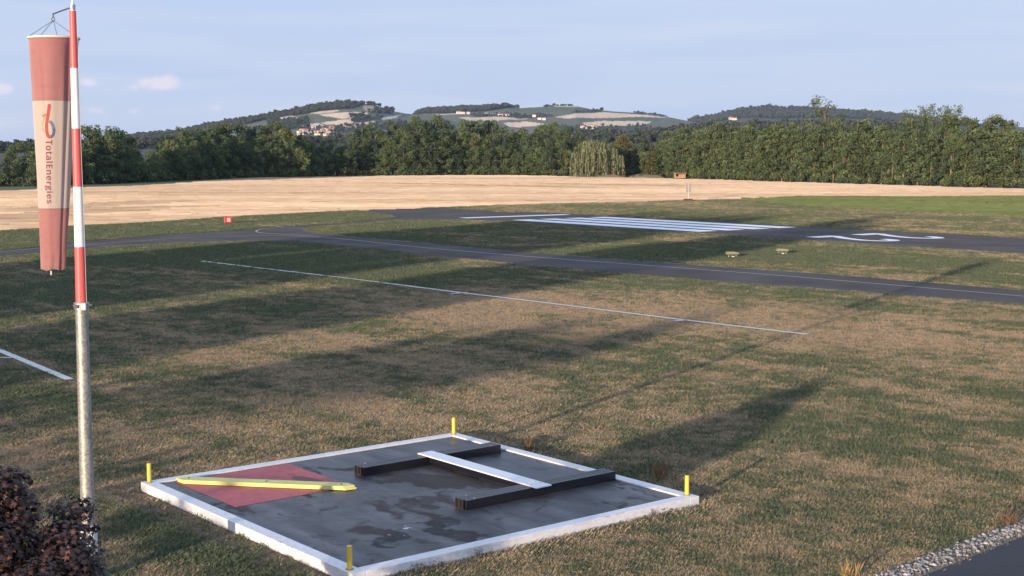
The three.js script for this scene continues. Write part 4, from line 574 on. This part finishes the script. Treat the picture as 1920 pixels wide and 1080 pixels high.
// ---------------------------------------------------------------- hills, far fields, woods and houses (columns: x / forward; rows: forward)
const HILLS = [{"z0": 2200, "z1": 4200, "cols": 460, "rows": 110, "cover": "base", "ridge": [[-0.32392, 26.7], [-0.29292, 49.3], [-0.27354, 65.4], [-0.24266, 76.6], [-0.20785, 105.6], [-0.17698, 126.4], [-0.15382, 145.7], [-0.1384, 158.5], [-0.11916, 166.5], [-0.09995, 160.1], [-0.08462, 139.2], [-0.07693, 132.8], [-0.06155, 128.0], [-0.04234, 110.4], [-0.00385, 79.9], [0.03468, 52.5]], "a0": -0.32392, "a1": 0.03468, "fields": [{"c": "olive", "p": [[-0.10803, 4147], [-0.09996, 4160], [-0.08653, 4240], [-0.08309, 4150], [-0.10308, 3894], [-0.10729, 4014]]}, {"c": "beige", "p": [[-0.14656, 3955], [-0.12652, 3966], [-0.12423, 3899], [-0.13849, 3864]]}, {"c": "tan", "p": [[-0.13926, 3841], [-0.11539, 3863], [-0.10386, 3872], [-0.1058, 3772], [-0.11698, 3657], [-0.1216, 3624], [-0.13122, 3693]]}, {"c": "green", "p": [[-0.15772, 4033], [-0.1435, 3857], [-0.1216, 3624], [-0.13124, 3583], [-0.14738, 3790]]}, {"c": "tan", "p": [[-0.13857, 3552], [-0.12739, 3588], [-0.11622, 3623], [-0.11394, 3513], [-0.12088, 3426], [-0.13551, 3486]]}, {"c": "pale", "p": [[-0.17547, 4057], [-0.15928, 4005], [-0.15316, 3808], [-0.1674, 3920]]}, {"c": "pale", "p": [[-0.09543, 3742], [-0.07925, 4136], [-0.08389, 3926], [-0.09275, 3717]]}, {"c": "pale", "p": [[-0.14667, 3567], [-0.14088, 3557], [-0.13475, 3439], [-0.14516, 3433]]}, {"c": "beige", "p": [[-0.12321, 3389], [-0.10007, 3603], [-0.09238, 3612], [-0.11552, 3316]]}], "woods": [{"n": 3200, "s": 1.05, "p": [[-0.29298, 3837], [-0.27355, 4152], [-0.24267, 4160], [-0.20786, 4169], [-0.17698, 4175], [-0.15383, 4177], [-0.13841, 4179], [-0.11916, 4180], [-0.09996, 4180], [-0.085, 4182], [-0.08538, 4240], [-0.09996, 4140], [-0.10842, 4126], [-0.11537, 3966], [-0.12537, 3970], [-0.14618, 3951], [-0.17703, 4001], [-0.21569, 3796], [-0.27369, 3564]]}, {"n": 60, "s": 0.9, "p": [[-0.10384, 3968], [-0.08615, 4194], [-0.0854, 4050], [-0.1031, 3818]]}, {"n": 50, "s": 0.8, "p": [[-0.11734, 3756], [-0.10695, 3806], [-0.10619, 3734], [-0.11659, 3667]]}, {"n": 260, "s": 0.9, "p": [[-0.17704, 3976], [-0.14739, 3740], [-0.14633, 3402], [-0.17525, 3466]]}, {"n": 60, "s": 0.8, "p": [[-0.11737, 3611], [-0.10389, 3722], [-0.09236, 3772], [-0.10392, 3556], [-0.11547, 3509]]}, {"n": 25, "s": 0.9, "p": [[-0.12304, 4065], [-0.11919, 4047], [-0.11229, 3996], [-0.12306, 3951]]}, {"n": 40, "s": 0.7, "p": [[-0.15326, 3444], [-0.13015, 3372], [-0.12945, 3089], [-0.15334, 3170]]}, {"n": 120, "s": 0.9, "p": [[-0.13478, 3348], [-0.10009, 3492], [-0.07697, 3870], [-0.06931, 3578], [-0.12328, 3112]]}]}, {"z0": 2600, "z1": 5000, "cols": 460, "rows": 110, "cover": "base", "ridge": [[-0.10016, 84.1], [-0.07699, 118.5], [-0.07118, 149.1], [-0.06346, 166.3], [-0.0423, 172.0], [-0.00384, 181.5], [0.00577, 175.8], [0.01538, 179.6], [0.03076, 185.3], [0.04614, 183.4], [0.05768, 172.0], [0.07308, 164.4], [0.09232, 158.6], [0.11158, 145.3], [0.13087, 126.2], [0.16174, 99.4]], "a0": -0.10016, "a1": 0.16174, "fields": [{"c": "beige", "p": [[0.01154, 5040], [0.03998, 4995], [0.04845, 4980], [0.04191, 4881], [0.02038, 4862]]}, {"c": "green", "p": [[-0.00115, 4958], [0.00961, 4979], [0.0573, 4928], [0.02577, 4678], [-0.01423, 4830]]}, {"c": "tan", "p": [[0.03117, 4469], [0.04539, 4642], [0.06693, 4915], [0.09618, 4924], [0.1139, 4958], [0.10697, 4886], [0.05272, 4516], [0.04002, 4409]]}, {"c": "green", "p": [[0.04618, 4381], [0.05272, 4504], [0.11121, 4901], [0.10584, 4664], [0.05081, 4328]]}, {"c": "tan", "p": [[0.05081, 4280], [0.0635, 4458], [0.10046, 4602], [0.09625, 4372], [0.05275, 4154]]}, {"c": "tan", "p": [[-0.00654, 4251], [0.00962, 4353], [0.02464, 4187], [0.0154, 4121], [-0.00231, 4090]]}, {"c": "pale", "p": [[-0.05655, 4783], [-0.03924, 4778], [-0.03924, 4739], [-0.05386, 4748]]}, {"c": "pale", "p": [[-0.02077, 4736], [-0.00115, 4693], [-0.00115, 4654], [-0.01923, 4679]]}, {"c": "beige", "p": [[-0.03848, 4570], [-0.01154, 4549], [0.01154, 4467], [-0.01155, 4356], [-0.03079, 4401]]}], "woods": [{"n": 2200, "s": 1.2, "p": [[-0.07079, 4986], [-0.06346, 4986], [-0.0423, 4973], [-0.00385, 4975], [0.00538, 4971], [-0.00115, 4950], [-0.01731, 4827], [-0.03924, 4791], [-0.0654, 4866]]}, {"n": 45, "s": 0.75, "p": [[0.02307, 4975], [0.03076, 4993], [0.04383, 4987], [0.04383, 4977], [0.03076, 4971], [0.02307, 4957]]}, {"n": 5, "s": 1.2, "p": [[0.06307, 4978], [0.06923, 4988], [0.06923, 4972], [0.06307, 4956]]}, {"n": 70, "s": 0.8, "p": [[0.08424, 4964], [0.09386, 5040], [0.10696, 5040], [0.11505, 5040], [0.10697, 4932], [0.09233, 4928]]}, {"n": 40, "s": 0.7, "p": [[0.04231, 4722], [0.06154, 4959], [0.06539, 4931], [0.04424, 4652]]}, {"n": 160, "s": 0.75, "p": [[-0.03078, 4702], [0.0, 4664], [0.02693, 4601], [0.03078, 4492], [0.0, 4480], [-0.02693, 4565]]}, {"n": 140, "s": 0.8, "p": [[0.02695, 4089], [0.0539, 4151], [0.09625, 4358], [0.10399, 4107], [0.03082, 3812]]}]}, {"z0": 3000, "z1": 6000, "cols": 420, "rows": 70, "cover": "wood", "ridge": [[0.09243, 110.9], [0.11165, 131.6], [0.127, 156.8], [0.14621, 170.5], [0.1577, 191.2], [0.16921, 204.9], [0.18457, 209.5], [0.20765, 207.2], [0.23076, 198.0], [0.25387, 191.2], [0.27701, 177.4], [0.30791, 152.2], [0.36964, 127.0], [0.45832, 110.9]], "a0": 0.09243, "a1": 0.45832, "fields": [], "woods": [{"n": 3600, "s": 1.5, "p": [[0.12701, 5955], [0.14622, 5959], [0.15771, 5962], [0.16921, 5966], [0.18458, 5966], [0.20766, 5966], [0.23077, 5965], [0.25388, 5963], [0.27702, 5961], [0.30792, 5954], [0.34266, 5858], [0.30416, 5542], [0.24628, 5536], [0.18856, 5350], [0.13089, 5643]]}]}, {"z0": 800, "z1": 1900, "cols": 460, "rows": 60, "cover": "wood", "ridge": [[-0.48591, 14.7], [-0.37015, 18.3], [-0.31229, 19.8], [-0.27369, 23.4], [-0.21583, 26.4], [-0.15416, 27.8], [-0.13102, 29.3], [-0.1002, 27.8], [-0.02312, 27.8], [0.03468, 30.7], [0.06165, 32.2], [0.09247, 32.2], [0.11171, 36.5], [0.13093, 42.4], [0.16942, 45.3], [0.20791, 46.7], [0.24641, 46.7], [0.30421, 43.8], [0.45837, 38.0]], "a0": -0.48591, "a1": 0.45837, "fields": [{"c": "pale", "p": [[-0.27757, 1821], [-0.25441, 1859], [-0.25444, 1769], [-0.2776, 1728]]}], "woods": [{"n": 2600, "s": 0.95, "p": [[0.0501, 1822], [0.06165, 1875], [0.09248, 1874], [0.11172, 1879], [0.13094, 1880], [0.16943, 1881], [0.20792, 1883], [0.24642, 1883], [0.30422, 1882], [0.30441, 1585], [0.16955, 1561], [0.11177, 1611], [0.05397, 1631]]}, {"n": 1600, "s": 0.9, "p": [[-0.48593, 1853], [-0.37017, 1863], [-0.3123, 1863], [-0.27371, 1838], [-0.21584, 1869], [-0.15417, 1845], [-0.1002, 1872], [-0.02312, 1872], [0.03468, 1850], [0.0347, 1568], [-0.1542, 1687], [-0.27381, 1547], [-0.48613, 1414]]}]}];
const ip = (l, a) => { if (a <= l[0][0]) return l[0][1]; for (let i = 1; i < l.length; i++) if (a < l[i][0]) return lerp(l[i - 1][1], l[i][1], (a - l[i - 1][0]) / (l[i][0] - l[i - 1][0])); return l[l.length - 1][1]; };
function hillH(H, a, f) { const R = ip(H.ridge, a), k = (f - H.z0) / (H.z1 - H.z0); return k <= 0 ? 0 : k <= 1 ? R * Math.pow(k, 1.45) : R * Math.max(0, 1 - ((k - 1) / 0.5) ** 2); }
const FC = { tan: [0.66, 0.50, 0.34], beige: [0.55, 0.44, 0.31], olive: [0.30, 0.245, 0.16], green: [0.060, 0.088, 0.042], pale: [0.58, 0.50, 0.41], base: [0.095, 0.10, 0.056], wood: [0.030, 0.040, 0.030] };
{
  const woodPts = [];
  HILLS.forEach((H, hi) => {
    const C = H.cols, Rw = H.rows, pos = [], col = [], ix = [];
    for (let j = 0; j <= Rw; j++) for (let i = 0; i <= C; i++) {
      const a = lerp(H.a0, H.a1, i / C), k = j / Rw, f = lerp(H.z0, H.z1 + (H.z1 - H.z0) * 0.5, k), n = fbm(a * 260, f * 0.006, 3);
      pos.push(a * f, hillH(H, a, f) - 0.5, -f);
      let c = FC[H.cover]; for (const w of H.woods) if (inPoly(w.p, a, f)) c = FC.wood; for (const F of H.fields) if (inPoly(F.p, a, f)) c = FC[F.c];
      const b = 0.85 + 0.3 * n; col.push(c[0] * b, c[1] * b, c[2] * b);
    }
    for (let j = 0; j < Rw; j++) for (let i = 0; i < C; i++) { const k = j * (C + 1) + i; ix.push(k, k + 1, k + C + 1, k + 1, k + C + 2, k + C + 1); }
    const g = new THREE.BufferGeometry(); g.setAttribute('position', new THREE.Float32BufferAttribute(pos, 3)); g.setAttribute('color', new THREE.Float32BufferAttribute(col, 3)); g.setIndex(ix); g.computeVertexNormals();
    setting('hill', g, new THREE.MeshStandardMaterial({ vertexColors: true, roughness: 1 }));
    const R = rng(300 + hi);
    for (const w of H.woods) {
      let a0 = 9, a1 = -9, f0 = 1e9, f1 = 0; for (const [a, f] of w.p) { a0 = Math.min(a0, a); a1 = Math.max(a1, a); f0 = Math.min(f0, f); f1 = Math.max(f1, f); }
      let n = 0; for (let tries = 0; tries < w.n * 60 && n < w.n; tries++) { const a = lerp(a0, a1, R()), f = lerp(f0, f1, R()); if (!inPoly(w.p, a, f)) continue; n++; woodPts.push([a * f, hillH(H, a, f), -f, (w.s ?? 1) * (0.7 + 1.0 * R() * R()), R()]); }
    }
  });
  // far wood: one mass of small crowns
  const R = rng(5), l = []; for (let i = 0; i < 7; i++) { const a = R() * 6.283; l.push([Math.cos(a) * 1.8, 3.5 + R() * 4.5, Math.sin(a) * 1.8, 2.4, 2.2, 2.4]); }
  const g = leafCloud(R, l, 190, 2.2, [[0.034, 0.046, 0.032], [0.028, 0.040, 0.030], [0.040, 0.052, 0.034]]);
  const im = new THREE.InstancedMesh(g, new THREE.MeshStandardMaterial({ vertexColors: true, roughness: 1, side: THREE.DoubleSide }), woodPts.length), m4 = new THREE.Matrix4(), q = new THREE.Quaternion(), Y = new THREE.Vector3(0, 1, 0), cc = new THREE.Color();
  woodPts.forEach(([x, y, z, s, r], i) => { im.setMatrixAt(i, m4.compose(new THREE.Vector3(x, y - 1, z), q.setFromAxisAngle(Y, r * 6.283), new THREE.Vector3(s * 1.1, s, s * 1.1))); im.setColorAt(i, cc.setRGB(0.8 + 0.4 * r, 0.8 + 0.4 * r, 0.85 + 0.3 * r)); });
  im.name = 'far_wood'; im.userData = { kind: 'stuff', label: 'dark woods covering the far hills', category: 'wood' }; im.castShadow = im.receiveShadow = true; scene.add(im);
  // houses of the villages
  const wallM = [M(0.50, 0.44, 0.38), M(0.62, 0.59, 0.56), M(0.54, 0.48, 0.43)], roofM = [M(0.30, 0.12, 0.085), M(0.24, 0.13, 0.10), M(0.33, 0.17, 0.13)], winM = M(0.06, 0.06, 0.07, 0.3);
  const Rh = rng(9);
  for (const V of [{"h": 0, "s": 8.5, "p": [[-0.1302, 3336], [-0.14058, 3235], [-0.13009, 3213], [-0.13646, 3189], [-0.13686, 3270], [-0.14876, 3237], [-0.12999, 3256], [-0.15393, 3273], [-0.14786, 3191], [-0.14332, 3377], [-0.13484, 3274], [-0.14919, 3293], [-0.13281, 3165], [-0.1298, 3303], [-0.15003, 3278], [-0.13935, 3202], [-0.15389, 3172], [-0.14452, 3318], [-0.15299, 3263], [-0.13046, 3326], [-0.14332, 3265], [-0.13064, 3329], [-0.13472, 3091], [-0.13271, 3250], [-0.14983, 3177], [-0.15221, 3341], [-0.1393, 3106], [-0.14992, 3332], [-0.13597, 3292], [-0.14401, 3242], [-0.14109, 3134], [-0.13099, 3103], [-0.14122, 3221], [-0.15136, 3459]], "label": "small red-roofed house of the village below the hill fields", "group": "village houses", "white": 0}, {"h": 3, "s": 7, "p": [[-0.27061, 1875], [-0.26752, 1888], [-0.26444, 1881], [-0.26058, 1872], [-0.25596, 1862]], "label": "white farm building among trees under the wooded slope", "group": "white farm buildings", "white": 1}, {"h": 0, "s": 9, "p": [[-0.12459, 4014], [-0.12227, 4032]], "label": "pale house high on the hill among trees", "group": "pale hill houses", "white": 1}, {"h": 1, "s": 13, "p": [[-0.03847, 4737], [-0.03539, 4730], [-0.03155, 4714]], "label": "white house below the long hilltop wood", "group": "white hillside houses", "white": 1}, {"h": 1, "s": 12, "p": [[-0.00846, 4566], [-0.00539, 4582], [-0.00308, 4547], [0.02001, 4388], [0.02309, 4354], [0.01616, 4522]], "label": "house scattered on the slope between the hilltop woods", "group": "scattered slope houses", "white": 0}, {"h": 1, "s": 11, "p": [[0.05083, 4034], [0.05314, 4003], [0.05545, 4043], [0.05777, 4012], [0.06007, 4093], [0.05699, 4127]], "label": "house at the foot of the tan hill fields", "group": "houses at the hill foot", "white": 0}, {"h": 2, "s": 16, "p": [[0.14392, 5906], [0.14701, 5812], [0.15008, 5724], [0.15779, 5493], [0.16087, 5413]], "label": "pale house before the far blue wooded hill", "group": "far pale houses", "white": 0}]) for (const [a, f] of V.p) {
    const H = HILLS[V.h], w = V.s * (0.8 + 0.5 * Rh()), d = V.s * (0.65 + 0.2 * Rh()), h = V.s * (0.42 + 0.2 * Rh()), t = thing('house', V.label, 'house', [a * f, hillH(H, a, f) - 0.3, -f], (Rh() - 0.5) * 1.4, V.group);
    const wm = wallM[V.white ? 1 : Math.floor(Rh() * 3)];
    mesh('wall', box(w, h, d, 0, h / 2, 0), wm, t);
    const s = new THREE.Shape(); s.moveTo(-d / 2 - 0.4, 0); s.lineTo(d / 2 + 0.4, 0); s.lineTo(0, d * 0.28); s.closePath();
    mesh('roof', new THREE.ExtrudeGeometry(s, { depth: w + 0.8, bevelEnabled: false }).rotateY(Math.PI / 2).translate(-w / 2 - 0.4, h + 0.02, 0), roofM[Math.floor(Rh() * 3)], t);
    for (let k = 0; k < 3; k++) mesh('window', box(w * 0.11, h * 0.3, 0.1, (k - 1) * w * 0.28, h * 0.55, d / 2 + 0.06), winM, t);
  }
  { const H = HILLS[0], [a, f] = [-0.11647, 4172], t = thing('radio_mast', 'thin radio mast on the wooded hill top', 'mast', [a * f, hillH(H, a, f), -f]); mesh('lattice', new THREE.CylinderGeometry(0.6, 1.2, 22, 6).translate(0, 11, 0), M(0.3, 0.3, 0.32), t); mesh('antenna', new THREE.CylinderGeometry(0.25, 0.25, 6, 6).translate(0, 25, 0), M(0.3, 0.3, 0.32), t); }
}

// ---------------------------------------------------------------- lawn blades, gravel, weeds
const bladeFan = (R, n, h, w, spread, lean = 1) => { const pos = [], ix = []; for (let i = 0; i < n; i++) { const a = R() * 6.283, b = R() * 6.283, r = spread * Math.sqrt(R()), x = Math.cos(b) * r, z = Math.sin(b) * r, hh = h * (0.5 + 0.7 * R()), ln = hh * (0.3 + 0.9 * R()) * lean, dx = Math.cos(a), dz = Math.sin(a), ww = w * (0.6 + 0.7 * R()); pos.push(x - dz * ww, 0, z + dx * ww, x + dz * ww, 0, z - dx * ww, x + dx * ln * 0.45 + dz * ww * 0.7, hh * 0.65, z + dz * ln * 0.45 - dx * ww * 0.7, x + dx * ln, hh, z + dz * ln); const k = i * 4; ix.push(k, k + 1, k + 2, k, k + 2, k + 3); } const g = new THREE.BufferGeometry(); g.setAttribute('position', new THREE.Float32BufferAttribute(pos, 3)); g.setIndex(ix); g.computeVertexNormals(); return g; };
{
  const R = rng(1234), kinds = 3, lists = [[], [], []];
  const glines = [[[[-21.67, -95.64], [-17.27, -90.62]], 0.3], [[[-16.97, -90.19], [-10.3, -82.71], [-2.87, -73.69], [1.08, -69.23], [7.66, -61.35], [12.21, -56.3]], 0.3], [[[-3.26, -72.84], [-2.53, -73.69]], 0.25], [[[7.27, -60.85], [7.95, -61.35]], 0.25], [[[-22.04, -55.3], [-19.34, -51.51], [-14.59, -44.84]], 0.3], [[[-19.51, -49.86], [-18.26, -49.73]], 0.15]], onLine = (x, z) => { for (const [l] of glines) for (let i = 1; i < l.length; i++) { const [ax, az] = l[i - 1], [bx, bz] = l[i], dx = bx - ax, dz = bz - az, k = clamp(((x - ax) * dx + (z - az) * dz) / (dx * dx + dz * dz)); if (Math.hypot(x - ax - dx * k, z - az - dz * k) < 0.24) return true; } return false; };
  const lkP = [[-25.78, -138.53], [-22.16, -143.96], [-18.18, -149.84], [-15.78, -156.6], [-14.06, -161.23], [-13.73, -163.99], [-14.6, -167.44], [-17.57, -174.48], [-20.69, -182.3], [-18.07, -188.96], [-9.67, -192.0], [-2.58, -180.23], [2.66, -171.35], [2.36, -152.23], [-0.77, -153.45], [-6.87, -156.99], [-12.85, -155.71], [-16.26, -149.84], [-20.33, -141.72], [-20.75, -137.93], [-20.52, -135.0], [-21.68, -133.11]], rwP = [[-10.97, -168.11], [239.04, 164.28], [252.86, 153.88], [2.85, -178.5]], fdP = [[-57.83, -118.24], [-49.91, -134.05], [-45.28, -144.18], [-39.63, -151.03], [-34.31, -163.99], [-22.44, -181.09], [-9.99, -193.94], [-2.35, -202.14], [13.22, -213.41], [27.66, -223.37], [41.2, -231.47], [51.99, -247.94], [71.05, -243.22], [92.69, -249.56], [121.3, -252.85], [124.58, -259.71], [109.8, -295.76], [87.77, -340.37], [61.96, -400.77], [27.08, -458.12], [0.0, -493.42], [-30.5, -493.42], [-58.03, -469.31], [-83.3, -437.27], [-84.97, -392.57], [-86.78, -331.55], [-96.35, -307.62], [-103.44, -278.58], [-114.24, -234.3]], tax = [[-40.73, -83.07], [-37.17, -99.65], [-34.02, -108.16], [-29.38, -114.68], [-22.49, -118.24], [-18.24, -117.51], [-10.92, -108.16], [-2.24, -96.12], [4.8, -88.09], [10.76, -81.29], [18.51, -74.27], [25.31, -67.62], [30.33, -62.68], [33.4, -69.11], [27.99, -74.86], [20.87, -83.81], [12.21, -92.38], [1.62, -104.02], [-7.17, -115.37], [-15.11, -125.65], [-18.71, -130.38], [-20.58, -135.0], [-20.62, -139.95], [-22.11, -143.64], [-25.77, -138.43], [-28.71, -132.19], [-32.5, -126.91], [-36.83, -117.15], [-39.43, -105.75], [-43.37, -88.5]], gravelPoly = [[1.97, -19.63], [16.61, -33.26], [17.06, -32.77], [2.41, -19.15]], road = [[2.43, -19.14], [17.07, -32.76], [20.06, -29.55], [5.41, -15.93]];
  for (let i = 0; i < 560000; i++) {
    const a = (R() * 2 - 1) * 0.43, f = 19 + 231 * Math.pow(R(), 1.55), x = a * f;
    if (inSquare(x, f, 0.02)) continue;
    if (x > 4 && f < 34 && (inPoly(road, x, -f) || inPoly(gravelPoly, x, -f))) continue;
    if (f > 60 && (inPoly(tax, x, -f) || inPoly(lkP, x, -f) || inPoly(rwP, x, -f) || inPoly(fdP, x, -f))) continue;
    if (onLine(x, -f) || (f < 40 && bareSoil(x, f) > R() * 1.15)) continue;
    lists[Math.floor(R() * kinds)].push([x, f, R(), R()]);
  }
  const m4 = new THREE.Matrix4(), q = new THREE.Quaternion(), Y = new THREE.Vector3(0, 1, 0), c = new THREE.Color(), gm = new THREE.MeshStandardMaterial({ color: 0xffffff, roughness: 1, side: THREE.DoubleSide });
  lists.forEach((L, k) => {
    const im = new THREE.InstancedMesh(bladeFan(rng(k + 3), 10, 0.040, 0.0042, 0.08), gm, L.length);
    L.forEach(([x, f, r, r2], i) => {
      const d = drynessAndLight(x, f), edge = inSquare(x, f, 0.45) ? 1 : 0, s = (0.8 + 0.6 * r) * (1 + f / 110) * lerp(1.15, 0.75, d) * (edge && r2 > 0.5 ? 1 + 0.45 * r : 1);
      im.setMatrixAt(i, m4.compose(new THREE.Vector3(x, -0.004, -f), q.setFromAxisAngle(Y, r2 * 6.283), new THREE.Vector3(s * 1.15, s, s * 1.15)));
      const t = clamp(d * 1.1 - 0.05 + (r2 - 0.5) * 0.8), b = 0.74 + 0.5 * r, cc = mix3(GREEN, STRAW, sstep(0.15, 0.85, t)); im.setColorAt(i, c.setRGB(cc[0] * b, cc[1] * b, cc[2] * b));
    });
    im.name = numbered('lawn_grass'); im.userData = { kind: 'stuff', label: 'short mown grass, green and dried, over the lawn', category: 'grass' }; im.castShadow = im.receiveShadow = true; scene.add(im);
  });
  // gravel strip
  const gg = new THREE.IcosahedronGeometry(0.045, 1), gp = gg.attributes.position; for (let i = 0; i < gp.count; i++) { const k = 0.75 + 0.5 * vnoise(gp.getX(i) * 60 + 9, gp.getY(i) * 60 + gp.getZ(i) * 37); gp.setXYZ(i, gp.getX(i) * k * 1.3, gp.getY(i) * k * 0.75, gp.getZ(i) * k); } gg.computeVertexNormals();
  const [A, B] = [[5.14, -22.1], [13.93, -30.27]], pts = [];
  for (let i = 0; i < 7500; i++) { const k = R() * 1.7 - 0.3, o = (R() + R() - 1) * 0.30, dx = B[0] - A[0], dz = B[1] - A[1], l = Math.hypot(dx, dz); pts.push([A[0] + dx * k - dz / l * o, A[1] + dz * k + dx / l * o, R(), R()]); }
  const im = new THREE.InstancedMesh(gg, M(1, 1, 1, 0.9), pts.length);
  pts.forEach(([x, z, r, r2], i) => { const s = 0.24 + 0.7 * r * r * r; im.setMatrixAt(i, m4.compose(new THREE.Vector3(x, 0.012 + 0.02 * r2, z), q.setFromEuler(new THREE.Euler(r2 * 6, r * 6, r2 * 3)), new THREE.Vector3(s, s, s))); const b = 0.09 + 0.34 * r2 * r2; im.setColorAt(i, c.setRGB(b * 1.02, b * 0.97, b * 0.93)); });
  im.name = 'gravel'; im.userData = { kind: 'stuff', label: 'strip of pale gravel between lawn and service road', category: 'gravel' }; im.castShadow = im.receiveShadow = true; scene.add(im);
  setting('gravel_bed', sheet(gravelPoly, 0.006), M(0.16, 0.14, 0.12, 1));
  // dry weeds
  const brown = M(0.17, 0.095, 0.055, 1, { side: THREE.DoubleSide }), straw = M(0.36, 0.24, 0.10, 1, { side: THREE.DoubleSide });
  for (const [x, z, h, w, m, lab] of [[0.43, -33.94, 0.34, 0.22, 0, "reddish dry weed behind the kerb beside the black beam end"], [3.41, -30.88, 0.5, 0.34, 0, "tall reddish dry weed behind the kerb beside the corner post"], [3.73, -28.75, 0.2, 0.3, 0, "low reddish weed at the foot of the kerb corner"], [2.92, -27.83, 0.16, 0.4, 0, "low reddish weed patch against the front kerb"], [-0.59, -24.98, 0.16, 0.5, 0, "low dark weed patch against the middle of the front kerb"], [-1.62, -24.05, 0.16, 0.5, 0, "low dark weed patch against the front kerb beside the peeling corner"], [5.94, -23.49, 0.32, 0.34, 1, "straw-coloured dry tuft beside the gravel strip"], [9.95, -27.01, 0.3, 0.4, 0, "reddish dry weed at the gravel edge"], [-5.07, -32.97, 0.12, 0.3, 0, "low brown weed behind the kerb above the red panel"]]) {
    const t = thing('dry_weed', lab, 'weed', [x, 0, z], 0, 'dry weeds along the kerb and gravel'), Rr = rng(Math.round(Math.abs(x * 1000)));
    mesh('stalks', bladeFan(Rr, 40, h, 0.0022, w * 0.45, 0.35), m ? straw : brown, t);
    const l = []; for (let i = 0; i < 9; i++) l.push([(Rr() - 0.5) * w, h * (0.1 + 0.8 * Rr()), (Rr() - 0.5) * w, w * 0.25, h * 0.2, w * 0.25]);
    mesh('dry_leaves', leafCloud(Rr, l, 260, 0.03, m ? [[0.40, 0.27, 0.11], [0.30, 0.2, 0.09]] : [[0.20, 0.11, 0.06], [0.14, 0.08, 0.05], [0.25, 0.15, 0.08]]), leafM, t);
  }
}
renderer.render(scene, camera);
